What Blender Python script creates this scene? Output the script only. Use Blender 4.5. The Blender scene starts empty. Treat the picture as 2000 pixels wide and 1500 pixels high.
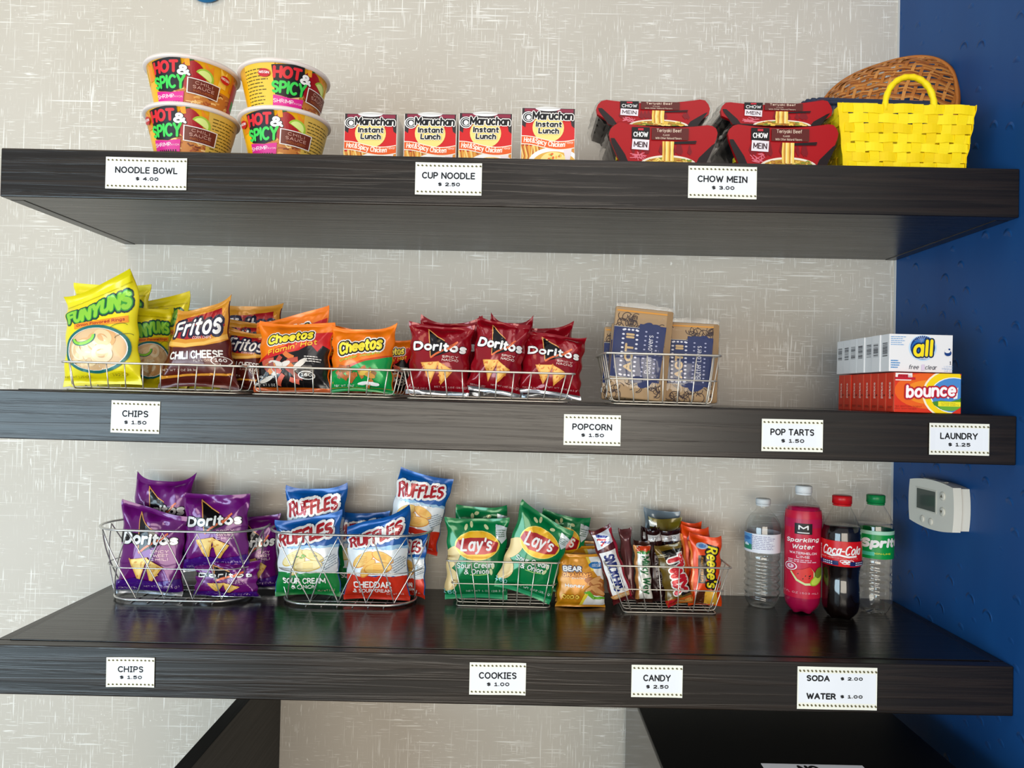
import bpy, bmesh, math, random
import numpy as np
from mathutils import Vector, Matrix
from mathutils.geometry import tessellate_polygon, delaunay_2d_cdt

sc = bpy.context.scene
COL = sc.collection
PI = math.pi

# ------------------------------------------------------------------ camera
F, CX, CD, CZ = 1395.8, -0.0854, 1.6315, 1.40          # focal length (px of 2000), camera x, distance to the wall, height
YAW, PITCH, ROLL = -0.00177, 0.0130, 0.0212
_f = Vector((math.sin(YAW) * math.cos(PITCH), math.cos(YAW) * math.cos(PITCH), math.sin(PITCH)))
_r0 = Vector((math.cos(YAW), -math.sin(YAW), 0)); _u0 = _r0.cross(_f)
_r = math.cos(ROLL) * _r0 + math.sin(ROLL) * _u0
_u = -math.sin(ROLL) * _r0 + math.cos(ROLL) * _u0
CAM = Vector((CX, -CD, CZ))
cd = bpy.data.cameras.new('camera'); cam = bpy.data.objects.new('camera', cd); COL.objects.link(cam)
cd.sensor_width = 36; cd.lens = F * 36 / 2000; cd.clip_start = 0.02
M4 = Matrix.Identity(4)
for i in range(3):
    M4[i][0], M4[i][1], M4[i][2], M4[i][3] = _r[i], _u[i], -_f[i], CAM[i]
cam.matrix_world = M4
sc.camera = cam
sc.view_settings.view_transform = 'Standard'; sc.view_settings.look = 'None'
sc.view_settings.gamma = 1; sc.view_settings.use_curve_mapping = False
sc.view_settings.exposure = -0.03

# ------------------------------------------------------------------ world and lights
w = bpy.data.worlds.new('world'); sc.world = w; w.use_nodes = True
w.node_tree.nodes['Background'].inputs[0].default_value = (0.93, 0.95, 1.0, 1)
w.node_tree.nodes['Background'].inputs[1].default_value = 0.46

def area(name, loc, target, sx, sy, power, col):
    l = bpy.data.lights.new(name, 'AREA'); l.shape = 'RECTANGLE'; l.size = sx; l.size_y = sy; l.energy = power; l.color = col
    o = bpy.data.objects.new(name, l); COL.objects.link(o); o.location = loc
    o.rotation_euler = (Vector(target) - Vector(loc)).to_track_quat('-Z', 'Y').to_euler()
    return o
area('window_daylight', (-3.0, -3.5, 0.75), (0.1, -0.4, 0.95), 2.6, 1.8, 122, (0.64, 0.86, 1.0))
area('front_fill_light', (-0.1, -5.2, 1.10), (0.5, 0.0, 1.2), 3.2, 2.0, 124, (1.0, 0.91, 0.77))  # added fill from behind the camera, brightens the wall between the shelves
area('ceiling_panel_light', (-1.3, -1.2, 2.75), (-0.7, -0.2, 1.4), 0.7, 0.7, 4, (1.0, 0.80, 0.50))
area('ceiling_panel_light', (0.5, -2.0, 2.85), (0.4, -0.4, 1.5), 1.2, 0.8, 7, (1.0, 0.93, 0.88))

# ------------------------------------------------------------------ pixel helpers (for reading positions off the photograph)
def at(px, py, y):
    d = _f * F + _r * (px - 1000) - _u * (py - 750)
    return CAM + d * ((y + CD) / d.y)
def xs(px, z, y):
    """x of the point at depth y and height z seen at column px"""
    k = (px - 1000) / F
    a = _r - _f * k
    return CX - (a.y * (y + CD) + a.z * (z - CZ)) / a.x
def zs(py, x, y):
    k = (750 - py) / F
    a = _u - _f * k
    return CZ - (a.x * (x - CX) + a.y * (y + CD)) / a.z

Z1, Z2, Z3 = CZ + 0.4082, CZ - 0.0148, CZ - 0.4486       # tops of the three shelves
TH, DEP = 0.0863, 0.40
XL, XR = -0.982, 0.7828
TILT = 0.0053                                            # the middle shelf hangs a little out of level
def z2(x): return Z2 - TILT * (x + 0.10)

# ------------------------------------------------------------------ materials
def lin(h):
    h = h.lstrip('#'); v = [int(h[i:i + 2], 16) / 255 for i in (0, 2, 4)]
    return tuple(c / 12.92 if c <= 0.04045 else ((c + 0.055) / 1.055) ** 2.4 for c in v)
_mc = {}
def M(h, rough=0.45, metal=0.0, spec=0.3):
    k = (h, rough, metal, spec)
    if k in _mc: return _mc[k]
    m = bpy.data.materials.new('m_' + h.strip('#')); m.use_nodes = True
    b = m.node_tree.nodes['Principled BSDF']
    b.inputs['Base Color'].default_value = (*lin(h), 1)
    b.inputs['Roughness'].default_value = rough; b.inputs['Metallic'].default_value = metal
    b.inputs['Specular IOR Level'].default_value = spec
    _mc[k] = m
    return m
def foil(h, r=0.22): return M(h, r, 0.12, 0.65)
def nmat(name):
    m = bpy.data.materials.new(name); m.use_nodes = True
    nt = m.node_tree
    return m, nt, nt.nodes['Principled BSDF']
def nd(nt, t, **kw):
    n = nt.nodes.new(t)
    for k, v in kw.items(): setattr(n, k, v)
    return n
def math_(nt, op, a, b=None, clamp=False):
    n = nd(nt, 'ShaderNodeMath', operation=op, use_clamp=clamp)
    for i, x in enumerate((a, b)):
        if x is None: continue
        if isinstance(x, (int, float)): n.inputs[i].default_value = x
        else: nt.links.new(x, n.inputs[i])
    return n.outputs[0]
def noise(nt, vec, scale3, scale=1.0, detail=2.0, rough=0.5, dist=0.0, off=(0, 0, 0)):
    mp = nd(nt, 'ShaderNodeMapping'); mp.inputs['Scale'].default_value = scale3; mp.inputs['Location'].default_value = off
    nt.links.new(vec, mp.inputs['Vector'])
    n = nd(nt, 'ShaderNodeTexNoise'); n.inputs['Scale'].default_value = scale; n.inputs['Detail'].default_value = detail
    n.inputs['Roughness'].default_value = rough; n.inputs['Distortion'].default_value = dist
    nt.links.new(mp.outputs[0], n.inputs['Vector'])
    return n.outputs['Fac']
def ramp(nt, fac, lo, hi):
    n = nd(nt, 'ShaderNodeMapRange'); n.clamp = True
    nt.links.new(fac, n.inputs[0]); n.inputs[1].default_value = lo; n.inputs[2].default_value = hi
    return n.outputs[0]
def mix(nt, fac, a, b):
    n = nd(nt, 'ShaderNodeMix', data_type='RGBA')
    nt.links.new(fac, n.inputs[0])
    for i, x in ((6, a), (7, b)):
        if isinstance(x, str): n.inputs[i].default_value = (*lin(x), 1)
        else: nt.links.new(x, n.inputs[i])
    return n.outputs[2]
def bump(nt, b, h, strength, dist):
    n = nd(nt, 'ShaderNodeBump'); n.inputs['Strength'].default_value = strength; n.inputs['Distance'].default_value = dist
    nt.links.new(h, n.inputs['Height']); nt.links.new(n.outputs[0], b.inputs['Normal'])

def wallpaper():
    m, nt, b = nmat('linen_wallpaper')
    v = nd(nt, 'ShaderNodeTexCoord').outputs['Object']
    tot = None
    layers = [((9, 1, 260), .63, .68, (0, 0, 0), 5), ((260, 1, 9), .63, .68, (3, 0, 7), 5),
              ((3, 1, 190), .665, .70, (9, 0, 2), 3), ((170, 1, 3.5), .66, .695, (1, 0, 5), 3),
              ((26, 1, 380), .62, .68, (4, 0, 1), 7), ((380, 1, 26), .62, .68, (2, 0, 8), 7)]
    for s3, lo, hi, off, ms in layers:
        l = ramp(nt, noise(nt, v, s3, 1, 1.5, .5, .15, off), lo, hi)
        mk = ramp(nt, noise(nt, v, (ms, 1, ms), 1, 2, .5, 0, (off[2], 0, off[0] + 3)), .42, .58)
        l = math_(nt, 'MULTIPLY', l, mk)
        tot = l if tot is None else math_(nt, 'MAXIMUM', tot, l)
    sp = ramp(nt, noise(nt, v, (110, 1, 110), 1, 3, .6), .62, .69)
    sp = math_(nt, 'MULTIPLY', sp, ramp(nt, noise(nt, v, (9, 1, 9), 1, 2, .5, 0, (5, 0, 5)), .50, .62))
    tot = math_(nt, 'MAXIMUM', tot, sp, True)
    base = mix(nt, ramp(nt, noise(nt, v, (3, 1, 3), 1, 3), .3, .7), '#c3bcb0', '#cac3b8')
    col = mix(nt, math_(nt, 'MULTIPLY', tot, .8), base, '#f6f4ee')
    nt.links.new(col, b.inputs['Base Color'])
    b.inputs['Roughness'].default_value = .55
    bump(nt, b, tot, .25, .001)
    return m
def blue_paper():
    m, nt, b = nmat('embossed_blue_vinyl')
    v = nd(nt, 'ShaderNodeTexCoord').outputs['Object']
    mp = nd(nt, 'ShaderNodeMapping'); mp.inputs['Scale'].default_value = (1, 23, 19); mp.inputs['Rotation'].default_value = (.5, 0, 0)
    nt.links.new(v, mp.inputs['Vector'])
    vo = nd(nt, 'ShaderNodeTexVoronoi', voronoi_dimensions='3D'); vo.inputs['Scale'].default_value = 1.0; vo.inputs['Randomness'].default_value = .35
    nt.links.new(mp.outputs[0], vo.inputs['Vector'])
    d = vo.outputs['Distance']
    ring = math_(nt, 'SUBTRACT', 1.0, math_(nt, 'MULTIPLY', math_(nt, 'ABSOLUTE', math_(nt, 'SUBTRACT', d, .36)), 16.0), True)
    sub = nd(nt, 'ShaderNodeVectorMath', operation='SUBTRACT'); nt.links.new(mp.outputs[0], sub.inputs[0]); nt.links.new(vo.outputs['Position'], sub.inputs[1])
    sx = nd(nt, 'ShaderNodeSeparateXYZ'); nt.links.new(sub.outputs[0], sx.inputs[0])
    ring = math_(nt, 'MULTIPLY', ring, ramp(nt, math_(nt, 'ADD', math_(nt, 'MULTIPLY', sx.outputs['Y'], -1.0), sx.outputs['Z']), .02, .3))
    n2 = noise(nt, v, (1, 14, 3), 1, 3)
    h = math_(nt, 'ADD', ring, math_(nt, 'MULTIPLY', n2, .15))
    nt.links.new(mix(nt, n2, '#123f76', '#194e88'), b.inputs['Base Color'])
    b.inputs['Roughness'].default_value = .42; b.inputs['Specular IOR Level'].default_value = .22
    bump(nt, b, h, .8, .0035)
    return m
def wood(name, along='x', c0='#17120e', c1='#241c16', rough=.33, bs=.22):
    m, nt, b = nmat(name)
    v = nd(nt, 'ShaderNodeTexCoord').outputs['Object']
    s = {'x': (1.7, 75, 75), 'y': (75, 1.7, 75), 'z': (75, 75, 1.7)}[along]
    s2 = tuple(q * 2.7 for q in s)
    g = noise(nt, v, s, 1, 4, .6, .9)
    g2 = noise(nt, v, s2, 1, 2, .5, .3)
    line = ramp(nt, g, .47, .60)
    nt.links.new(mix(nt, line, c0, c1), b.inputs['Base Color'])
    r = nd(nt, 'ShaderNodeMapRange'); nt.links.new(g2, r.inputs[0]); r.inputs[3].default_value = rough - .06; r.inputs[4].default_value = rough + .12
    nt.links.new(r.outputs[0], b.inputs['Roughness'])
    b.inputs['Specular IOR Level'].default_value = .5
    bump(nt, b, math_(nt, 'ADD', line, math_(nt, 'MULTIPLY', g2, .4)), bs, .0009)
    return m
WOOD, WOODY = wood('espresso_oak', 'x', rough=.27), wood('espresso_oak_end', 'y', rough=.27)
WOODTOP = wood('espresso_oak_top', 'x', '#120d09', '#19130e', .19, .16)
WIRE = M('#d6d0c4', .3, .75)
WIRE2 = M('#d6d6d2', .26, .85)
WHITE = M('#eceef0', .5)
def thin_film(name, rough=.06, tint=(1, 1, 1), ior=1.5, amt=1.0):
    m, nt, b = nmat(name)
    nt.nodes.remove(b)
    out = nt.nodes['Material Output']
    t = nd(nt, 'ShaderNodeBsdfTransparent'); t.inputs[0].default_value = (*tint, 1)
    g = nd(nt, 'ShaderNodeBsdfGlossy'); g.inputs['Roughness'].default_value = rough
    fr = nd(nt, 'ShaderNodeLayerWeight'); fr.inputs[0].default_value = .5
    f0 = ((ior - 1) / (ior + 1)) ** 2
    f = math_(nt, 'ADD', math_(nt, 'MULTIPLY', math_(nt, 'POWER', fr.outputs['Facing'], 4.0), .6 * amt), f0 * amt, True)
    mx = nd(nt, 'ShaderNodeMixShader'); nt.links.new(f, mx.inputs[0]); nt.links.new(t.outputs[0], mx.inputs[1]); nt.links.new(g.outputs[0], mx.inputs[2])
    nt.links.new(mx.outputs[0], out.inputs['Surface'])
    return m
FILM = thin_film('clear_film', .1, (.98, .98, .98), 1.45, 1.3)
PET = thin_film('clear_plastic', .05, (.985, .99, .99), 1.45, 1.0)
def liquid(name, col, ior=1.33, rough=0.0):
    m, nt, b = nmat(name)
    b.inputs['Base Color'].default_value = (*col, 1); b.inputs['Transmission Weight'].default_value = 1
    b.inputs['IOR'].default_value = ior; b.inputs['Roughness'].default_value = rough
    return m

# ------------------------------------------------------------------ mesh building
class MB:
    def __init__(s): s.v = []; s.f = []; s.m = []; s.n = 0; s.mats = []; s.sm = []
    def add(s, v, f, mat, smooth=False):
        v = np.asarray(v, float).reshape(-1, 3)
        if mat not in s.mats: s.mats.append(mat)
        k = s.mats.index(mat)
        s.v.append(v)
        for q in f:
            s.f.append([i + s.n for i in q]); s.m.append(k); s.sm.append(smooth)
        s.n += len(v)
        return s
    def build(s, name, parent=None, mw=None, weld=False):
        me = bpy.data.meshes.new(name)
        me.from_pydata(np.concatenate(s.v).tolist(), [], s.f)
        for m in s.mats: me.materials.append(m)
        me.polygons.foreach_set('material_index', s.m); me.polygons.foreach_set('use_smooth', s.sm)
        me.update()
        o = bpy.data.objects.new(name, me); COL.objects.link(o)
        if mw is not None: o.matrix_world = mw
        if parent: o.parent = parent
        return o
    # shapes
    def box(s, lo, hi, mat, bev=0.0):
        bm = bmesh.new(); bmesh.ops.create_cube(bm, size=1)
        lo, hi = Vector(lo), Vector(hi)
        for v in bm.verts: v.co = Vector(((lo[i] + hi[i]) / 2 + v.co[i] * (hi[i] - lo[i]) for i in range(3)))
        if bev: bmesh.ops.bevel(bm, geom=bm.edges[:], offset=bev, segments=3, affect='EDGES', profile=.5)
        return s.bm(bm, mat)
    def bm(s, bm, mat, smooth=False):
        bm.verts.index_update()
        s.add([v.co[:] for v in bm.verts], [[v.index for v in f.verts] for f in bm.faces], mat, smooth); bm.free()
        return s
    def tube(s, pts, r, mat, n=8, closed=False, flat=1.0):
        P = [Vector(p) for p in pts]; L = len(P); V = []
        up = None
        for i, p in enumerate(P):
            a = P[(i - 1) % L] if (closed or i > 0) else P[i]
            b = P[(i + 1) % L] if (closed or i < L - 1) else P[i]
            t = (b - a).normalized()
            if up is None: up = Vector((0, 0, 1)) if abs(t.z) < .9 else Vector((0, 1, 0))
            x = t.cross(up)
            if x.length < 1e-5: x = t.cross(Vector((1, 0, 0)))
            x.normalize(); y = x.cross(t).normalized(); up = y
            rr = r[i] if isinstance(r, (list, tuple)) else r
            for k in range(n):
                an = 2 * PI * k / n
                V.append((p + x * math.cos(an) * rr + y * math.sin(an) * rr * flat)[:])
        Fc = []
        for i in range(L if closed else L - 1):
            j = (i + 1) % L
            for k in range(n):
                k2 = (k + 1) % n
                Fc.append([i * n + k, i * n + k2, j * n + k2, j * n + k])
        if not closed: Fc += [list(range(n))[::-1], list(range((L - 1) * n, L * n))]
        return s.add(V, Fc, mat, True)
    def lathe(s, prof, mat, n=48, fn=None, cap=True):
        V = []; L = len(prof)
        for i, (r, z) in enumerate(prof):
            for k in range(n):
                a = 2 * PI * k / n
                rr, zz = (fn(r, z, a) if fn else (r, z))
                V.append((rr * math.sin(a), -rr * math.cos(a), zz))
        Fc = [[i * n + k, i * n + (k + 1) % n, (i + 1) * n + (k + 1) % n, (i + 1) * n + k] for i in range(L - 1) for k in range(n)]
        if cap:
            Fc += [list(range(n))[::-1], list(range((L - 1) * n, L * n))]
        return s.add(V, Fc, mat, True)
    def grid(s, P, mat, closed_u=False, smooth=True):
        P = np.asarray(P, float); a, b = P.shape[:2]
        Fc = [[i * b + j, i * b + (j + 1) % b, (i + 1) * b + (j + 1) % b, (i + 1) * b + j] for i in range(a - 1) for j in range(b if closed_u else b - 1)]
        return s.add(P.reshape(-1, 3), Fc, mat, smooth)
    def prism(s, poly, y0, y1, mat):
        """outline in x, z extruded from y0 to y1"""
        n = len(poly)
        V = [(x, y0, z) for x, z in poly] + [(x, y1, z) for x, z in poly]
        return s.add(V, [list(range(n)), list(range(n, 2 * n))[::-1]] + [[i, i + n, (i + 1) % n + n, (i + 1) % n] for i in range(n)], mat)

def thing(name, label, cat, loc=(0, 0, 0), rz=0.0, group=None, mw=None):
    o = bpy.data.objects.new(name, None); COL.objects.link(o); o.empty_display_size = .02
    o.matrix_world = mw if mw is not None else Matrix.Translation(Vector(loc)) @ Matrix.Rotation(rz, 4, 'Z')
    return tag(o, label, cat, group)
def tag(o, label, cat, group=None):
    o['label'] = label; o['category'] = cat
    if group: o['group'] = group
    return o
def struct(o): o['kind'] = 'structure'; return o

# ------------------------------------------------------------------ flat print: text, polygons, strokes; later laid onto a surface
# ---- a plain stroke alphabet: width | strokes; a stroke is x,y points and arcs @cx,cy,rx,ry,from,to
_GL = {
'A': '.72|0,0 .36,1 .72,0;.13,.34 .59,.34', 'B': '.6|0,0 0,1 @.33,.765,.22,.235,90,-90 0,.53;.33,.53 @.35,.265,.25,.265,90,-90 0,0',
'C': '.66|@.38,.5,.38,.5,48,312', 'D': '.68|0,0 0,1 .28,1 @.28,.5,.4,.5,90,-90 0,0', 'E': '.52|.52,1 0,1 0,0 .52,0;0,.52 .46,.52',
'F': '.5|.5,1 0,1 0,0;0,.52 .44,.52', 'G': '.7|@.38,.5,.38,.5,48,300 .66,.2 .66,.46 .42,.46', 'H': '.64|0,0 0,1;.64,0 .64,1;0,.52 .64,.52',
'I': '.3|.15,0 .15,1;0,0 .3,0;0,1 .3,1', '|': '.02|.01,0 .01,1', 'J': '.42|.4,1 .4,.25 @.2,.25,.2,.25,0,-160', 'K': '.62|0,0 0,1;.6,1 0,.42;.2,.6 .62,0', 'L': '.5|0,1 0,0 .5,0',
'M': '.8|0,0 0,1 .4,.25 .8,1 .8,0', 'N': '.66|0,0 0,1 .66,0 .66,1', 'O': '.78|@.39,.5,.39,.5,90,450', 'P': '.56|0,0 0,1 .3,1 @.3,.73,.26,.27,90,-90 0,.46',
'Q': '.78|@.39,.5,.39,.5,90,450;.46,.25 .76,-.05', 'R': '.62|0,0 0,1 .3,1 @.3,.745,.26,.255,90,-90 0,.49;.3,.49 .62,0', 'S': '.58|.54,.86 @.3,.755,.27,.245,40,220 .45,.47 @.3,.255,.27,.255,50,-140',
'T': '.64|0,1 .64,1;.32,1 .32,0', 'U': '.64|0,1 0,.32 @.32,.32,.32,.32,180,360 .64,1', 'V': '.7|0,1 .35,0 .7,1', 'W': '1.0|0,1 .26,0 .5,.85 .74,0 1,1', 'X': '.66|0,0 .66,1;0,1 .66,0',
'Y': '.66|0,1 .33,.48 .66,1;.33,.48 .33,0', 'Z': '.6|0,1 .6,1 0,0 .6,0',
'a': '.5|.5,.7 .5,0;@.25,.35,.25,.35,0,360', 'b': '.5|0,1 0,0;@.25,.35,.25,.35,180,-180', 'c': '.46|@.26,.35,.26,.35,50,310', 'd': '.5|.5,1 .5,0;@.25,.35,.25,.35,0,360',
'e': '.52|0,.37 .52,.37 @.26,.35,.26,.35,0,310', 'f': '.34|.34,.97 @.28,.8,.16,.2,90,180 .12,0;0,.65 .3,.65', 'g': '.5|.5,.7 .5,-.05 @.25,-.05,.25,.24,0,-150;@.25,.35,.25,.35,0,360',
'h': '.48|0,1 0,0;0,.4 @.24,.42,.24,.28,180,0 .48,0', 'i': '.04|.02,0 .02,.68;.02,.93 .02,.95', 'j': '.2|.16,.68 .16,-.1 @0,-.1,.16,.18,0,-90;.16,.93 .16,.95', 'k': '.46|0,1 0,0;.44,.68 0,.28;.14,.42 .46,0', 'l': '.04|.02,0 .02,1',
'm': '.78|0,.7 0,0;0,.4 @.195,.45,.195,.25,180,0 .39,0;.39,.4 @.585,.45,.195,.25,180,0 .78,0', 'n': '.48|0,.7 0,0;0,.4 @.24,.42,.24,.28,180,0 .48,0', 'o': '.52|@.26,.35,.26,.35,90,450',
'p': '.5|0,.7 0,-.3;@.25,.35,.25,.35,180,-180', 'q': '.5|.5,.7 .5,-.3;@.25,.35,.25,.35,0,360', 'r': '.32|0,.7 0,0;0,.4 @.24,.4,.24,.28,180,70', 's': '.42|.40,.6 @.22,.53,.19,.17,40,220 .32,.33 @.21,.17,.2,.17,50,-140',
't': '.34|.12,.95 .12,.2 @.27,.2,.15,.2,180,280;0,.68 .32,.68', 'u': '.48|0,.7 0,.28 @.24,.28,.24,.28,180,360 .48,.7;.48,.3 .48,0', 'v': '.5|0,.7 .25,0 .5,.7', 'w': '.74|0,.7 .19,0 .37,.6 .55,0 .74,.7',
'x': '.46|0,0 .46,.7;0,.7 .46,0', 'y': '.5|0,.7 .26,.02;.5,.7 .2,-.22 .06,-.28', 'z': '.44|0,.7 .44,.7 0,0 .44,0',
'0': '.56|@.28,.5,.28,.5,90,450', '1': '.4|.03,.8 .22,1 .22,0;0,0 .42,0', '2': '.54|.02,.82 @.27,.74,.26,.26,160,-30 0,0 .56,0', '3': '.54|.02,.9 @.26,.765,.25,.235,130,-90 .2,.53;.26,.53 @.26,.265,.28,.265,90,-140',
'4': '.58|.44,0 .44,1 0,.3 .58,.3', '5': '.54|.5,1 .07,1 .05,.56 @.25,.32,.29,.32,110,-140', '6': '.54|.46,.95 @.4,.4,.4,.58,100,180 @.27,.3,.27,.3,180,-180', '7': '.52|0,1 .52,1 .16,0',
'8': '.54|@.27,.765,.23,.235,90,450;@.27,.265,.27,.265,90,450', '9': '.54|.06,.05 @.14,.6,.4,.58,-80,0 @.27,.7,.27,.3,0,360', '&': '.74|.74,.02 .2,.68 @.34,.8,.18,.2,200,-40 .12,.42 @.26,.24,.26,.24,140,330 .66,.45',
'$': '.54|.5,.82 @.27,.70,.24,.19,40,220 .4,.47 @.27,.28,.25,.19,50,-140;.27,1.05 .27,-.06', '.': '.04|.02,.0 .02,.03', "'": '.04|.02,1 .02,.78', '-': '.3|0,.4 .3,.4', ',': '.06|.04,.03 .0,-.14', '!': '.04|.02,1 .02,.3;.02,0 .02,.03', '(': '.2|@.3,.45,.3,.62,120,240', ')': '.2|@-.1,.45,.3,.62,60,-60', '/': '.4|0,0 .4,1', ':': '.04|.02,.1 .02,.13;.02,.5 .02,.53',
}
INK = M('#17181c', .6)
_gc = {}
def _glyph(c):
    if c in _gc: return _gc[c]
    wd, st = _GL[c].split('|', 1); S = []
    for s in st.split(';'):
        pts = []
        for tok in s.split():
            if tok[0] == '@':
                cx, cy, rx, ry, a, b = [float(q) for q in tok[1:].split(',')]
                n = max(4, int(abs(b - a) / 24))
                pts += [(cx + rx * math.cos(math.radians(a + (b - a) * i / n)), cy + ry * math.sin(math.radians(a + (b - a) * i / n))) for i in range(n + 1)]
            else: pts.append(tuple(float(q) for q in tok.split(',')))
        S.append(pts)
    _gc[c] = (float(wd), S)
    return _gc[c]
def strokes(s, sp=1.0):
    x, out = 0.0, []
    for c in s:
        if c == ' ': x += .42 * sp; continue
        wd, S = _glyph(c)
        out += [[(a + x, b) for a, b in p] for p in S]
        x += wd + .25 * sp
    return out
def pen(lines_, t, nd_=8):
    """thick lines with round joints"""
    V, Fc = [], []
    for p in lines_:
        for i in range(len(p) - 1):
            a, b = np.array(p[i]), np.array(p[i + 1]); d = b - a; l = np.linalg.norm(d)
            if l < 1e-9: continue
            n = np.array([-d[1], d[0]]) / l * t / 2; k = len(V)
            V += [a + n, a - n, b - n, b + n]; Fc.append([k, k + 1, k + 2, k + 3])
        for q in p:
            k = len(V)
            V += [np.array(q) + t / 2 * np.array([math.cos(2 * PI * (i + .5) / nd_), math.sin(2 * PI * (i + .5) / nd_)]) for i in range(nd_)]
            Fc.append(list(range(k, k + nd_)))
    # one flat outline without overlaps
    r = delaunay_2d_cdt([Vector((q[0] * 1e3, q[1] * 1e3)) for q in V], [], Fc, 0, 1e-5)
    return np.array([(q[0] / 1e3, q[1] / 1e3) for q in r[0]]).reshape(-1, 2), [list(f) for f, o in zip(r[2], r[5]) if o]
def clip_poly(p, w, h):
    for ax, sg, lim in ((0, 1, w / 2), (0, -1, w / 2), (1, 1, h), (1, -1, 0)):
        out = []
        for i in range(len(p)):
            a, b = p[i - 1], p[i]; da, db = lim - sg * a[ax], lim - sg * b[ax]
            if (da >= 0) != (db >= 0): t = da / (da - db); out.append((a[0] + (b[0] - a[0]) * t, a[1] + (b[1] - a[1]) * t))
            if db >= 0: out.append(b)
        p = out
        if len(p) < 3: return []
    return p
def clip_all(v, f, w, h):
    V, Fc = [], []
    for q in f:
        p = clip_poly([tuple(v[i]) for i in q], w, h)
        if p: Fc.append(list(range(len(V), len(V) + len(p)))); V += p
    return np.array(V).reshape(-1, 2), Fc
def refine(v, f, mx):
    bm = bmesh.new(); vs = [bm.verts.new((p[0], p[1], 0)) for p in v]
    for q in f:
        try: bm.faces.new([vs[i] for i in q])
        except ValueError: pass
    bmesh.ops.triangulate(bm, faces=bm.faces[:])
    for _ in range(7):
        e = [x for x in bm.edges if x.calc_length() > mx]
        if not e: break
        bmesh.ops.subdivide_edges(bm, edges=e, cuts=1)
        bmesh.ops.triangulate(bm, faces=[x for x in bm.faces if len(x.verts) > 3])
    bm.verts.index_update()
    out = np.array([x.co[:2] for x in bm.verts]).reshape(-1, 2), [[x.index for x in q.verts] for q in bm.faces]
    bm.free()
    return out
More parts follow.
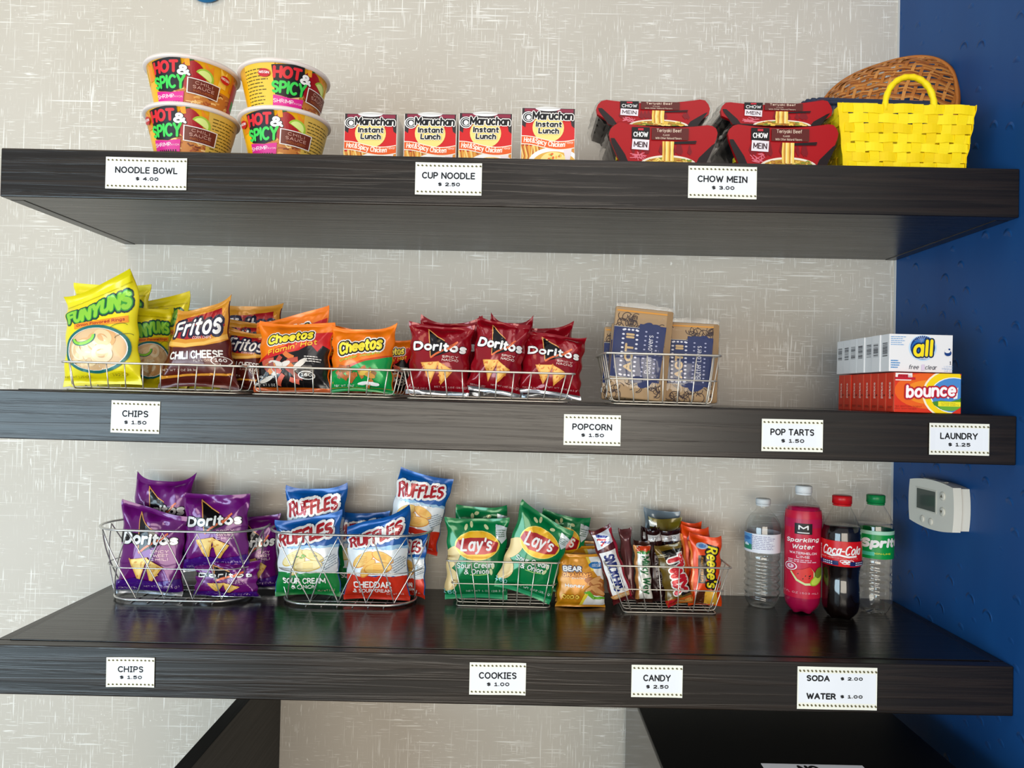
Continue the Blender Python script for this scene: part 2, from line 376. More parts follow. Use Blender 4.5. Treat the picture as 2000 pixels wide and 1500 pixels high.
class Print:
    """w, h: real size of the printed face. Positions: u in -1..1 across, v in 0..1 up; sizes as shares of w and h."""
    def __init__(s, w, h, edge=None, clip=True): s.w, s.h, s.edge, s.it, s.lay, s.clip = w, h, edge, [], 0, clip
    def _put(s, v, f, mat, up=True):
        v = np.asarray(v, float).reshape(-1, 2)
        if len(v) and (np.abs(v[:, 0]).max() > s.w / 2 or v[:, 1].max() > s.h or v[:, 1].min() < 0) and s.clip: v, f = clip_all(v, f, s.w, s.h)
        if s.edge and len(v): v, f = refine(v, f, s.edge)
        if len(v): s.it.append((v, f, mat, s.lay))
        s.lay += 1 if up is True else .07 if up is False else up
    def P(s, u, v): return np.array([u * s.w / 2, v * s.h])
    def poly(s, pts, mat, up=True):
        p = np.array([[a * s.w / 2, b * s.h] for a, b in pts])
        f = tessellate_polygon([[Vector((a, b, 0)) for a, b in p]])
        s._put(p, [list(t) for t in f], mat, up); return s
    def rect(s, u, v, w, h, mat, rot=0.0, up=True, sh=0.0):
        c = s.P(u, v); a, b = w * s.w / 2, h * s.h / 2; R = np.array([[math.cos(rot), math.sin(rot)], [-math.sin(rot), math.cos(rot)]])
        p = np.array([[-a - sh * b, -b], [a - sh * b, -b], [a + sh * b, b], [-a + sh * b, b]]) @ R + c
        s._put(p, [[0, 1, 2, 3]], mat, up); return s
    def ell(s, u, v, w, h, mat, rot=0.0, n=28, up=True, a0=0.0, a1=2 * PI):
        c = s.P(u, v); R = np.array([[math.cos(rot), math.sin(rot)], [-math.sin(rot), math.cos(rot)]])
        p = np.array([[math.cos(a0 + (a1 - a0) * i / n) * w * s.w / 2, math.sin(a0 + (a1 - a0) * i / n) * h * s.h / 2] for i in range(n + (a1 - a0 < 6.2))]) @ R + c
        s._put(p, [list(range(len(p)))], mat, up); return s
    def ring(s, u, v, w, h, t, mat, rot=0.0, n=36, up=True, a0=0.0, a1=2 * PI):
        c = s.P(u, v); R = np.array([[math.cos(rot), math.sin(rot)], [-math.sin(rot), math.cos(rot)]])
        P = []
        for i in range(n + 1):
            a = a0 + (a1 - a0) * i / n
            for q in (0, t): P.append([math.cos(a) * (w * s.w / 2 - q * s.w), math.sin(a) * (h * s.h / 2 - q * s.w)])
        s._put(np.array(P) @ R + c, [[2 * i, 2 * i + 1, 2 * i + 3, 2 * i + 2] for i in range(n)], mat, up); return s
    def line(s, pts, t, mat, up=True):
        p = [np.array([a * s.w / 2, b * s.h]) for a, b in pts]; V = []
        for i, q in enumerate(p):
            d = p[min(i + 1, len(p) - 1)] - p[max(i - 1, 0)]; d = d / (np.linalg.norm(d) + 1e-9)
            nn = np.array([-d[1], d[0]]) * t * s.w / 2
            V += [q + nn, q - nn]
        s._put(np.array(V), [[2 * i, 2 * i + 1, 2 * i + 3, 2 * i + 2] for i in range(len(p) - 1)], mat, up); return s
    def text(s, t, u, v, w, h, mat, bold=0.0, rot=0.0, sh=0.0, out=(), warp=None, sp=1.0):
        """fitted into a box of w x h (shares of the face); out: [(growth, material)] drawn beneath"""
        L = strokes(t if mat is INK else t.replace('I', '|'), sp)
        if not L: return s
        W, H = w * s.w, h * s.h; cc = s.P(u, v)
        th = (.115 + bold * 2.6) * min(H, W / max(1, len(t)) * 1.6)
        pts = np.array([q for l in L for q in l]); lo, hi = pts.min(0), pts.max(0); c = (lo + hi) / 2; sz = np.maximum(hi - lo, 1e-6)
        R = np.array([[math.cos(rot), math.sin(rot)], [-math.sin(rot), math.cos(rot)]])
        iw, ih = max(W - th, th), max(H - th, th)
        def place(l):
            q = (np.array(l) - c) / sz
            if warp is not None: q = np.array([warp(a, e) for a, e in q])
            x = np.stack([q[:, 0] * iw + sh * q[:, 1] * ih, q[:, 1] * ih], 1)
            return (x @ R + cc).tolist()
        L = [place(l) for l in L]
        for g, m in out: s._put(*pen(L, th + g * 2.4 * H), m)
        s._put(*pen(L, th), mat); return s
    def lines(s, u, v, w, h, n, mat, t=.3, seed=1, rot=0.0):
        """rows of small print"""
        rr = random.Random(seed); R = np.array([[math.cos(rot), math.sin(rot)], [-math.sin(rot), math.cos(rot)]])
        V, Fc = [], []
        for i in range(n):
            y = (0.5 - (i + .5) / n) * h * s.h; x = -w * s.w / 2; end = w * s.w / 2 * rr.uniform(.4, 1)
            while x < end:
                l = rr.uniform(.06, .2) * w * s.w; k = len(V); e = min(x + l, end); q = t * h * s.h / n / 2
                V += [[x, y - q], [e, y - q], [e, y + q], [x, y + q]]; Fc.append([k, k + 1, k + 2, k + 3]); x = e + .03 * w * s.w
        s._put(np.array(V) @ R + s.P(u, v), Fc, mat); return s
    def apply(s, mb, fn, base=.0004, step=.0002, smooth=False):
        for v, f, m, l in s.it: mb.add(fn(v, base + step * l), f, m, smooth)
def flat(o, U, V, N):
    o, U, V, N = (np.array(q, float) for q in (o, U, V, N))
    return lambda uv, off: o + uv[:, :1] * U + uv[:, 1:2] * V + N * off

# ------------------------------------------------------------------ room
m = MB(); m.box((-3.2, 0, 0), (XR + .12, .1, 3.0), wallpaper()); struct(m.build('wall_back'))
BY = -0.412                                             # the blue side wall ends just in front of the shelves
def solve_y(px, py):
    lo, hi = -.8, -.2
    for _ in range(40):
        y = (lo + hi) / 2; p = at(px, py, y)
        if p.x > XR: lo = y
        else: hi = y
    return y
BY = solve_y(1993, 1340)
m = MB(); m.box((XR, BY, 0), (XR + .12, 0, 3.0), blue_paper()); struct(m.build('wall_right'))
m = MB(); m.box((XR + .0005, BY - .012, 0), (XR + .135, BY, 3.0), M('#cdbfa4', .5), .003); struct(m.build('trim_1'))
m = MB(); m.box((-3.2, -4.5, -.05), (XR + .135, 0, 0), M('#8a8178', .5)); struct(m.build('floor'))
m = MB(); m.box((XR - .0035, -.0035, 0), (XR, 0, 3.0), M('#c9c9c6', .5)); struct(m.build('trim_2'))

# ------------------------------------------------------------------ shelves
def shelf(zt, label, tilt=0.0, back_left=None):
    c = Vector(((XL + XR) / 2, 0, zt if not tilt else z2((XL + XR) / 2)))
    t = thing('floating_shelf', label, 'shelf', mw=Matrix.Translation(c) @ Matrix.Rotation(tilt, 4, 'Y'))
    hw = (XR - XL) / 2 - .0006
    e = .024
    MB().box((-hw, -DEP, -TH), (hw, -DEP + e, -.0015), WOOD, .0022).build('front_board', t)
    MB().box((-hw, -DEP + e + .0006, -TH), (-hw + e, -.0005, -.0015), WOODY, .0015).build('side_board', t)
    MB().box((hw - e, -DEP + e + .0006, -TH), (hw, -.0005, -.0015), WOODY, .0015).build('side_board', t)
    MB().box((-hw + e + .0008, -DEP + e + .0006, -.018), (hw - e - .0008, -.0005, 0), WOODTOP, .001).build('top_panel', t)
    MB().box((-hw + e + .0008, -DEP + e + .0006, -TH + .001), (hw - e - .0008, -.0005, -TH + .016), WOOD, .001).build('underside_panel', t)
    return t
shelf(Z1, 'top dark wood floating shelf holding noodle bowls and woven baskets')
shelf(Z2, 'middle dark wood floating shelf holding wire trays of chips and laundry boxes', TILT)
shelf(Z3, 'bottom dark wood floating shelf holding oval wire baskets, candy and bottled drinks')
# ------------------------------------------------------------------ below the shelves
x1 = xs(549, .7, 0)
m = MB(); m.box((x1 - .028, -.72, 0), (x1, -.001, CZ - .622), wood('dark_laminate', 'y', '#040303', '#080605', .5, .1), .001)
tag(m.build('partition_board'), 'upright dark brown partition board standing under the bottom shelf', 'partition')
FX0, FX1, FZ = .179, .685, CZ - .622
fr = thing('mini_fridge', 'black mini fridge standing under the bottom shelf with a paper on top', 'fridge', ((FX0 + FX1) / 2, -.31, 0))
hw = (FX1 - FX0) / 2
BLK = M('#060607', .12, 0, .6)
MB().box((-hw, -.25, .012), (hw, .27, FZ - .006), BLK, .004).build('cabinet', fr)
MB().box((-hw, -.25, FZ - .0055), (hw, .27, FZ), M('#070707', .45), .002).build('top_cover', fr)
dr = MB().box((-hw, -.29, .04), (hw, -.252, FZ - .002), BLK, .004).build('door', fr)
MB().box((hw - .05, -.302, FZ - .2), (hw - .03, -.2905, FZ - .06), M('#1a1a1a', .3), .003).build('handle', dr)
for sx in (-1, 1):
    for yy in (-.2, .2):
        MB().lathe([(.014, -.0), (.014, .0118)], M('#111111', .6), 16).build('foot', fr).location = (sx * (hw - .04), yy, 0)
# a notice lying on the fridge
nx0, nx1 = xs(1486, FZ, -.406), xs(1684, FZ, -.406)
m = MB(); m.box((nx0, -.53, FZ + .0006), (nx1, -.406, FZ + .0014), WHITE)
p = Print(nx1 - nx0, .124); p.text('NO', -.12, .86, .21, .2, M('#111111', .6), .04)
p.apply(m, flat(((nx0 + nx1) / 2, -.53, FZ + .0015), (1, 0, 0), (0, 1, 0), (0, 0, 1)))
tag(m.build('paper_notice'), 'white paper notice lettered NO lying on the black fridge', 'notice')
# the lower end of a blue round ornament on the wall
o0 = at(401, 3, -.012)
m = MB(); m.lathe([(.001, 0), (.040, 0), (.044, .004), (.045, .010)], M('#2f6f9e', .35), 40)
o = m.build('wall_ornament'); o.matrix_world = Matrix.Translation(Vector((o0.x, -.0005, o0.z + .045))) @ Matrix.Rotation(PI / 2, 4, 'X')
tag(o, 'blue round ornament hanging on the wallpaper above the noodle bowls', 'ornament')

# ------------------------------------------------------------------ price signs
GOLD = M('#5b5532', .6)
PAPER = M('#e9ecf2', .5); PAPER2 = M('#efeee2', .55)
def sign(x0, y0, x1, y1, rows, label, rot=0.0):
    a, b = at(x0, (y0 + y1) / 2, -DEP - .001), at(x1, (y0 + y1) / 2, -DEP - .001)
    top, bot = at((x0 + x1) / 2, y0, -DEP - .001), at((x0 + x1) / 2, y1, -DEP - .001)
    W, H = b.x - a.x, top.z - bot.z
    m = MB()
    n = 14; rr = random.Random(x0)
    amp = rr.uniform(.0003, .0009); ph = rr.uniform(0, 6)
    def fn(uv, off):
        u, v = uv[:, 0], uv[:, 1]
        lift = amp * (1 + np.sin(u / W * 5 + ph)) + .0012 * np.clip(np.abs(u) / W * 2 - .8, 0, 1) * 2
        return np.stack([u, -lift - off, v], 1)
    g = np.stack(np.meshgrid(np.linspace(-W / 2, W / 2, n + 1), np.linspace(-H / 2, H / 2, 5), indexing='ij'), -1).reshape(-1, 2)
    m.grid(fn(g, .0006).reshape(n + 1, 5, 3), PAPER2); m.grid(fn(g, .0001).reshape(n + 1, 5, 3), PAPER2)
    p = Print(W, H, .006, False)
    p.rect(0, 0, .97, .70, PAPER, up=True)
    for r in rows: p.text(r[0], r[1], r[2] - .5, r[3], r[4], INK, r[5] if len(r) > 5 else .012, sp=1.08)
    k = int(W / .0068)
    for i in range(k):
        u = -1 + 2 * (i + .6) / k
        for v in (.405, -.405):
            p.rect(u, v, .36 / k, .045, GOLD, .5, up=False); p.ell(u + .25 / k, v - .012, .42 / k, .035, GOLD, n=8, up=False)
    p.apply(m, fn, .0007, .0001)
    ctr = Vector(((a.x + b.x) / 2, -DEP - .0001, (top.z + bot.z) / 2))
    o = m.build('price_sign', None, Matrix.Translation(ctr) @ Matrix.Rotation(ROLL * .0 + rot, 4, 'Y'))
    return tag(o, label, 'sign', 'price signs on the shelf fronts')
def two(a, wa, p_, wp=.3, ba=.03): return [(a, 0, .60, wa, .21, max(ba, .03)), (p_, .02, .33, wp, .125, .045)]
sign(207, 308, 365, 370, two('NOODLE BOWL', .77, '$ 4.00', .28), 'white price sign NOODLE BOWL on the top shelf front')
sign(811, 318, 941, 381, two('CUP NOODLE', .80, '$ 2.50', .33), 'white price sign CUP NOODLE on the top shelf front')
sign(1344, 325, 1478, 388, two('CHOW MEIN', .73, '$ 3.00', .33), 'white price sign CHOW MEIN on the top shelf front')
sign(217, 783, 312, 846, two('CHIPS', .54, '$ 1.50', .46), 'white price sign CHIPS on the middle shelf front', .01)
sign(1101, 810, 1212, 870, two('POPCORN', .70, '$ 1.50', .40), 'white price sign POPCORN on the middle shelf front')
sign(1487, 819, 1607, 882, two('POP TARTS', .72, '$ 1.50', .38), 'white price sign POP TARTS on the middle shelf front')
sign(1814, 827, 1931, 889, two('LAUNDRY', .63, '$ 1.25', .37), 'white price sign LAUNDRY on the middle shelf front')
sign(208, 1284, 302, 1342, two('CHIPS', .53, '$ 1.50', .46, .025), 'white price sign CHIPS on the bottom shelf front', -.01)
sign(917, 1294, 1027, 1357, two('COOKIES', .67, '$ 1.00', .40, .025), 'white price sign COOKIES on the bottom shelf front')
sign(1233, 1299, 1333, 1362, two('CANDY', .54, '$ 2.50', .44, .025), 'white price sign CANDY on the bottom shelf front')
sign(1557, 1303, 1713, 1386, [('SODA', -.48, .73, .29, .145, .045), ('$ 2.00', .36, .73, .28, .085, .05), ('WATER', -.40, .31, .37, .15, .045), ('$ 1.00', .36, .31, .28, .085, .05)],
     'larger white price sign SODA and WATER on the bottom shelf front')

# ------------------------------------------------------------------ thermostat on the blue wall
ty = -.205
tz = zs(985, XR - .03, ty)
t = thing('thermostat', 'cream white thermostat with grey screen on the blue wall', 'thermostat', mw=Matrix.Translation(Vector((XR, ty, tz))) @ Matrix.Rotation(-PI / 2, 4, 'Z'))
# local frame: x along the wall towards the viewer's side, -y out of the wall
CRM = M('#e4dfd2', .42)
def barrel(w, h, e, y0, y1, n=10):
    pts = []
    for i in range(n + 1):
        a = -1 + 2 * i / n; pts.append((a * w / 2, h / 2 + e * (1 - a * a)))
    for i in range(1, n): 
        a = 1 - 2 * i / n; pts.append((w / 2 + .004 * (1 - a * a), a * h / 2))
    for i in range(n + 1):
        a = 1 - 2 * i / n; pts.append((a * w / 2, -h / 2 - e * (1 - a * a)))
    for i in range(1, n):
        a = -1 + 2 * i / n; pts.append((-w / 2 - .004 * (1 - a * a), a * h / 2))
    return pts
MB().prism(barrel(.140, .080, .006, 0, 0), -.018, -.0005, CRM).build('back_housing', t)
MB().prism(barrel(.146, .084, .007, 0, 0), -.034, -.0185, CRM).build('front_cover', t)
m = MB(); m.prism([(-.048, -.016), (.022, -.016), (.022, .030), (-.048, .030)], -.0349, -.0341, M('#d5d0c2', .4)); m.build('screen_bezel', t)
m = MB(); m.prism([(-.044, -.013), (.019, -.013), (.019, .027), (-.044, .027)], -.0356, -.035, M('#4e5650', .12)); m.build('screen', t)
for bx, bz, br in ((.042, .022, .0085), (.042, -.008, .0085), (-.025, -.033, .007), (.004, -.034, .007)):
    m = MB(); m.lathe([(br, 0), (br, .0012), (br * .8, .0022), (.0005, .0024)], M('#dcd6c8', .4), 24)
    if bz > -.02:
        sg = 1 if bz > 0 else -1
        m.add([(-.0035, .0025 * -sg, .003), (.0035, .0025 * -sg, .003), (0, .0035 * sg, .003)], [[0, 1, 2]], M('#6c6658'))
    o = m.build('button', t); o.matrix_parent_inverse = Matrix.Identity(4)
    o.matrix_local = Matrix.Translation(Vector((bx, -.0342, bz))) @ Matrix.Rotation(PI / 2, 4, 'X')
m = MB(); m.box((-.03, -.030, .0485), (.0, -.022, .0495), M('#c5c0b2')); m.box((.012, -.030, .0475), (.04, -.022, .0485), M('#c5c0b2')); m.build('top_vent', t)

# ------------------------------------------------------------------ noodle bowls
YEL, RED, GRN, MAG, BRN = M('#f5b418', .3), M('#c01822', .35), M('#2fae3c', .35), M('#d4218a', .35), M('#6b2a1c', .35)
BK, WH = M('#141012', .4), M('#f2f0ee', .4)
R1, R0, BH = .0775, .060, .086
def bowl(px, y, zb, rot, kind, label, seed):
    x = xs(px, zb + BH, y)
    t = thing('noodle_bowl', label, 'noodle bowl', mw=Matrix.Translation(Vector((x, y, zb))) @ Matrix.Rotation(rot, 4, 'Z'), group='noodle bowls on the top shelf')
    m = MB(); m.lathe([(R0 - .004, 0), (R0, .003), (R1, BH - .006)], YEL, 64, cap=True)
    rm = (R0 + R1) / 2
    def fn(uv, off):
        v = uv[:, 1]; a = uv[:, 0] / rm; r = R0 + (R1 - R0) * (v - .003) / (BH - .009) + off
        return np.stack([r * np.sin(a), -r * np.cos(a), v], 1)
    p = Print(.24, BH, .006)      # u -1..1 spans 24 cm of the wall
    rr = random.Random(seed)
    OR, TAN, FL = M('#e98a1e', .35), M('#c47a35', .4), M('#f8d258', .35)
    for i in range(9):
        u = -.95 + i * .22; p.poly([(u, .55), (u + .03, .8), (u + .01, .93), (u + .09, .82), (u + .13, .9), (u + .15, .55)], OR if i % 2 else FL, up=False)
    p.lay += 1
    # noodles across the lower half
    p.rect(.12, .25, .62, .42, TAN)
    NO = [M('#e0a455', .4), M('#a8562a', .4), M('#f0c684', .4), M('#7c3a1e', .4)]
    for i in range(46):
        u, v = rr.uniform(-.45, .68), rr.uniform(.07, .43); a = rr.uniform(-1, 1)
        p.line([(u, v), (u + .04, v + .05 * a), (u + .09, v + .03 * a)], .012, NO[i % 4], up=False)
    p.lay += 1
    if kind == 'side': p.ell(-.42, .36, .26, .62, NO[2]); [p.line([(-.55 + rr.uniform(0, .2), rr.uniform(.1, .6)), (-.40 + rr.uniform(0, .1), rr.uniform(.1, .55))], .012, NO[i % 4], up=False) for i in range(22)]; p.lay += 1
    nu = .56 if kind != 'side' else -.82
    if kind in ('front', 'side'):
        p.rect(nu, .5, .30, .84, M('#e9bd3a', .35) if kind == 'side' else M('#d9b553', .35)); p.lines(nu, .48, .24, .72, 11, M('#5c4c12', .5), .3, seed)
    else:
        p.rect(.80, .4, .14, .75, RED); p.rect(.83, .36, .09, .2, GRN)
    # the pepper and lime
    p.ell(.02, .60, .17, .62, M('#a30f1c', .3), .18); p.line([(.0, .9), (-.02, .96), (-.07, .97)], .03, M('#2b5a22'))
    p.ell(.17, .62, .13, .34, M('#9fc43a', .35), -.5, a0=0, a1=PI); p.ell(.17, .63, .10, .25, M('#d8e88a', .35), -.5, a0=0, a1=PI)
    p.poly([(-.09, .90), (-.03, .95), (-.02, .8), (-.08, .78)], M('#f0a020'))
    # name block
    p.poly([(-.56, .88), (-.14, .95), (-.10, .5), (-.12, .36), (-.30, .28), (-.52, .32)], BK)
    p.text('HOT', -.355, .755, .19, .24, M('#d8222c', .35), .045, .04, .1)
    p.text('&', -.10, .70, .085, .2, WH, .05, 0, 0, [(.05, BK)])
    p.text('SPICY', -.325, .47, .245, .26, M('#3ccc50', .35), .045, .03, .1, warp=lambda a, e: (a, e * (1 + .25 * a)))
    p.poly([(-.56, .08), (-.12, .06), (-.10, .30), (-.30, .27), (-.55, .31)], MAG)
    p.text('SHRIMP', -.40, .20, .15, .075, WH, .005); p.text('FLAVOR', -.21, .19, .09, .035, WH, -.01)
    for i in range(8): p.rect(-.46 + i * .04, .075, .008, .05, BK, up=False)
    p.lay += 1
    p.rect(.17, .41, .23, .30, WH, -.06); p.rect(.17, .41, .215, .27, BRN, -.06)
    p.text('CHILI', .17, .485, .12, .06, M('#e8b7a6'), .0, -.06, sp=1.3); p.text('SAUCE', .17, .40, .15, .06, M('#e8b7a6'), .0, -.06); p.text('INCLUDED', .17, .325, .14, .035, M('#e8832a'), -.01, -.06)
    p.ell(.46 if kind == 'wide' else -.66, .72, .085, .16, RED, -.1); p.text('NISSIN', .46 if kind == 'wide' else -.66, .73, .07, .05, WH, .02, -.1)
    p.apply(m, fn, .0004, .00012)
    m.build('cup_wall', t)
    MB().lathe([(R1 - .001, BH - .0065), (R1 + .005, BH - .006), (R1 + .0058, BH - .003), (R1 + .005, BH - .0005), (R1 - .002, BH - .0005)], M('#e8dcd6', .35), 64, cap=False).build('rim', t)
    MB().lathe([(.001, BH - .0015), (R1 + .004, BH - .0006), (R1 + .0045, BH + .0004), (.001, BH + .0002)], M('#e7e2da', .3), 64, cap=False).build('lid', t)
    return t
bowl(376, -.316, Z1, .33, 'front', 'lower noodle bowl of the stack closest to the shelf end', 1)
bowl(377, -.312, Z1 + BH + .001, .40, 'wide', 'upper noodle bowl of the stack closest to the shelf end, noodles showing', 2)
bowl(557, -.308, Z1, .30, 'front', 'lower noodle bowl of the stack beside the cup noodle boxes', 3)
bowl(556, -.301, Z1 + BH + .001, 1.0, 'side', 'upper noodle bowl of the stack beside the cup noodle boxes, logo turned aside', 4)

# ------------------------------------------------------------------ cup noodle boxes
def cup_box(px0, px1, ptop, y, label, seed):
    xa, xb = xs(px0, Z1 + .08, y), xs(px1, Z1 + .08, y); W = xb - xa
    H = zs(ptop, (xa + xb) / 2, y) - Z1; dp = .09
    t = thing('cup_noodle_box', label, 'noodle cup', ((xa + xb) / 2, y, Z1), 0, 'cup noodle boxes on the top shelf')
    m = MB(); m.box((-W / 2, 0, 0), (W / 2, dp, H), M('#e9e4dc', .4), .0008)
    p = Print(W, H)
    p.rect(0, .5, .97, .985, M('#d32a2c', .35))
    p.rect(0, .93, .97, .14, M('#3a3234', .4)); p.poly([(-.97, .99), (-.97, .70), (-.84, .66), (-.80, .80), (-.62, .86), (-.5, .99)], M('#3a3234', .4)); p.poly([(.97, .99), (.97, .66), (.86, .70), (.8, .84), (.66, .86), (.6, .99)], M('#3a3234', .4))
    p.rect(-.62, .965, .26, .05, M('#8c2e44')); p.rect(.62, .96, .30, .06, M('#8c2e44'))
    p.ell(-.02, .995, .46, .09, WH, a0=PI, a1=2 * PI)
    p.ell(.0, .66, .58, .5, M('#f3dc86', .35))
    # picture of the soup
    p.rect(0, .17, .97, .33, M('#d98f3c', .4)); rr = random.Random(seed)
    for i in range(14):
        u = -.95 + i * .05; p.line([(u, .02), (u + .05, .16), (u + .02 + rr.uniform(-.1, .1), .36)], .03, M(['#f1cf7e', '#b9632a', '#e8a544'][i % 3]), up=False)
    p.lay += 1
    p.ell(.25, .02, .98, .60, WH, a0=0, a1=PI); p.ell(.25, .0, .84, .50, M('#e3ad4e'), a0=0, a1=PI); p.ell(.22, .06, .5, .36, M('#f6dd8c'), a0=0, a1=PI)
    for i in range(16): p.ell(rr.uniform(-.05, .55), rr.uniform(.04, .2), .06, .04, M(['#f0c04a', '#e86a2c', '#f7e7ae', '#8fae4a'][i % 4]), rr.uniform(0, 3), 8, up=False)
    p.lay += 1
    p.poly([(.55, .33), (.9, .36), (.8, .05), (.68, .05)], M('#e8d9dc'))
    # wavy banner
    def wv(u): return -.045 * math.sin((u + .25) * 2.4)
    for hh, mt in ((.155, M('#f2ead8')), (.125, M('#e8622a', .35))):
        U = [-.97 + 1.94 * i / 20 for i in range(21)]
        p.poly([(u, .395 + wv(u) + hh / 2) for u in U] + [(u, .395 + wv(u) - hh / 2) for u in U[::-1]], mt)
    p.text('Hot&Spicy Chicken', -.13, .395, .77, .115, M('#f7efe2'), .04, 0, .12, warp=lambda a, e: (a, e + wv(a * 1.54 - .13) * 8.5))
    p.text('Flavor', .79, .41, .15, .05, M('#f7efe2'), .0)
    OUT = [(.075, M('#f1ece6'))]
    p.ell(-.73, .835, .24, .20, WH); p.ell(-.73, .835, .205, .17, M('#26262c')); p.ring(-.73, .835, .165, .138, .012, WH); p.ell(-.73, .83, .085, .085, WH)
    p.text('Maruchan', .17, .865, .76, .15, M('#17171c'), .04, 0, .06, OUT)
    p.text('Instant', .02, .715, .48, .10, M('#17171c'), .045, 0, .06, OUT, sp=1.05); p.text('Lunch', .02, .60, .38, .10, M('#17171c'), .045, 0, .06, OUT, sp=1.05)
    p.apply(m, flat((0, -.0004, 0), (1, 0, 0), (0, 0, 1), (0, -1, 0)), .0002, .00008)
    m.build('sleeve', t)
    MB().lathe([(W / 2 - .006, 0), (W / 2 - .003, .002), (W / 2 - .004, .004), (.001, .0045)], M('#e9e6e2', .35), 40).build('cup_lid', t).location = (0, dp / 2, H)
    m = MB(); m.lathe([(W / 2 - .018, 0), (W / 2 - .006, H * .8)], M('#4a5a5c', .35), 32); o = m.build('cup_wall', t); o.location = (.0, dp + W / 2 - .03, 0.001)
    return t
cup_box(672, 776, 223, -.305, 'boxed noodle cup next to the noodle bowls, end of the row', 1)
cup_box(789, 892, 223, -.309, 'boxed noodle cup second from the noodle bowls', 2)
cup_box(896, 1001, 222, -.316, 'boxed noodle cup third from the noodle bowls, touching its neighbour', 3)
cup_box(1018, 1124, 212, -.358, 'boxed noodle cup standing apart by the red chow mein trays', 4)

# ------------------------------------------------------------------ chow mein trays
def tray(pxl, pxr, ptop, y, zb, H, lean_z, label, seed):
    zt = zs(ptop, xs((pxl + pxr) / 2, zb + H, y), y)
    H = zt - zb
    xa, xb = xs(pxl, zt, y), xs(pxr, zt, y); W = xb - xa
    t = thing('chow_mein_tray', label, 'noodle tray', mw=Matrix.Translation(Vector(((xa + xb) / 2, y, zb))), group='red chow mein trays')
    def outline(k=1.0, h=H, b=.80):
        pts = []
        wt, wb = W / 2 * k, W / 2 * b * k * .97
        for i in range(13):
            a = -1 + 2 * i / 12; pts.append((a * (wt - .018), h - .008 + .0065 * a * a + .004 * a * lean_z))
        pts += [(wt - .009, h - .003 + .004 * lean_z), (wt - .003, h - .008), (wt, h - .016), (wt - .002, h - .026), (wb + .004, .010), (wb, .003), (wb - .01, 0), (-wb + .01, 0), (-wb, .003), (-wb - .004, .01), (-wt + .002, h - .030), (-wt, h - .020), (-wt + .003, h - .012), (-wt + .009, h - .006)]
        return pts
    MB().prism(outline(.965, H - .004), .008, .125, M('#101012', .25)).build('plastic_tray', t)
    m = MB(); RD = M('#a4000d', .32); m.prism(outline(), 0, .0075, RD)
    p = Print(W, H)
    rr = random.Random(seed)
    p.poly([(-.97, .62), (-.90, .62), (-.70, .25), (-.62, .02), (-.78, .03), (-.95, .5)], M('#1a0d10', .3)); p.poly([(.96, .55), (.90, .50), (.66, .2), (.6, .03), (.78, .03), (.93, .45)], M('#1a0d10', .3))
    p.rect(0, .035, 1.5 / 2, .07, M('#1a0d10', .3))
    for i in range(12): 
        u = rr.uniform(-.6, .6); p.poly([(u - .04, rr.uniform(.3, .4)), (u, rr.uniform(.5, .62)), (u + .05, .33), (u + .02, .25)], M('#7c0a16', .3), up=False)
    p.lay += 1
    for i in range(14): p.line([(-.62 + rr.uniform(0, .28), rr.uniform(.12, .32)), (-.6 + rr.uniform(0, .3), rr.uniform(.1, .3))], .008, M('#d86a7a', .3), up=False)
    p.lay += 1
    p.ell(.1, .02, .52, .44, M('#e9dfcc', .35), a0=.05, a1=PI - .05); p.ell(.1, .02, .47, .35, M('#b88a2a', .35), a0=.05, a1=PI - .05)
    for i in range(40): 
        u, v = rr.uniform(-.26, .46), rr.uniform(.03, .15); p.line([(u, v), (u + .04, v + rr.uniform(-.03, .03)), (u + .08, v)], .012, M(['#e8c050', '#a8651e', '#7b8a2c', '#f0d47a'][i % 4]), up=False)
    p.lay += 1
    p.rect(.33, .55, .28, .035, M('#101014', .3), .06); p.rect(.36, .52, .24, .028, M('#101014', .3), .03)
    for i in range(7): p.line([(.0 + i * .03, .10), (-.005 + i * .03 + rr.uniform(-.01, .01), .35), (.0 + i * .03, .56)], .017, M(['#f0cc62', '#c98a30', '#f6dd90'][i % 3]), up=False)
    p.lay += 1
    p.rect(-.42, .74, .165, .28, M('#0c0b0d', .3)); p.rect(-.42, .475, .155, .24, M('#e6dde2', .35), -.05)
    p.rect(-.42, .83, .05, .05, M('#c8283a')); p.text('CHOW', -.42, .71, .135, .12, WH, .02); p.text('MEIN', -.42, .475, .125, .135, M('#3a1826'), .02, -.05)
    p.rect(.12, .73, .34, .28, M('#5a1c18', .3)); p.text('Teriyaki Beef', .10, .80, .23, .10, M('#e2c9b4'), .01); p.text('FLAVOR', .05, .70, .06, .04, M('#e2c9b4')); p.text('With Other Natural Flavors', .09, .63, .24, .05, M('#e2c9b4'), .01)
    p.apply(m, flat((0, -.0003, 0), (1, 0, 0), (0, 0, 1), (0, -1, 0)), .0002, .0001)
    m.build('front_card', t)
    # yellow sticker and clear wrap on the side
    m = MB(); m.box((-W / 2 * .84, .0082, .012), (-W / 2 * .80 + .004, .022, .034), M('#e6cf1c', .35)); m.build('yellow_sticker', t)
    P = []
    ol = outline(1.035, H + .002, .84)
    for j, yy in enumerate(np.linspace(-.002, .128, 9)):
        P.append([(x * (1 + .02 * math.sin(9 * j + 40 * z + seed)), yy + .004 * math.sin(50 * x + j), max(z, .0005) + .001 * math.sin(70 * x + 3 * j)) for x, z in ol])
    MB().grid(np.array(P), FILM, True).build('clear_wrap', t)
    return zt
ya, yb = -.372, -.345
z_l = tray(1190, 1402, 240, ya, Z1, .07, -.25, 'lower red chow mein tray of the stack by the noodle cups', 1)
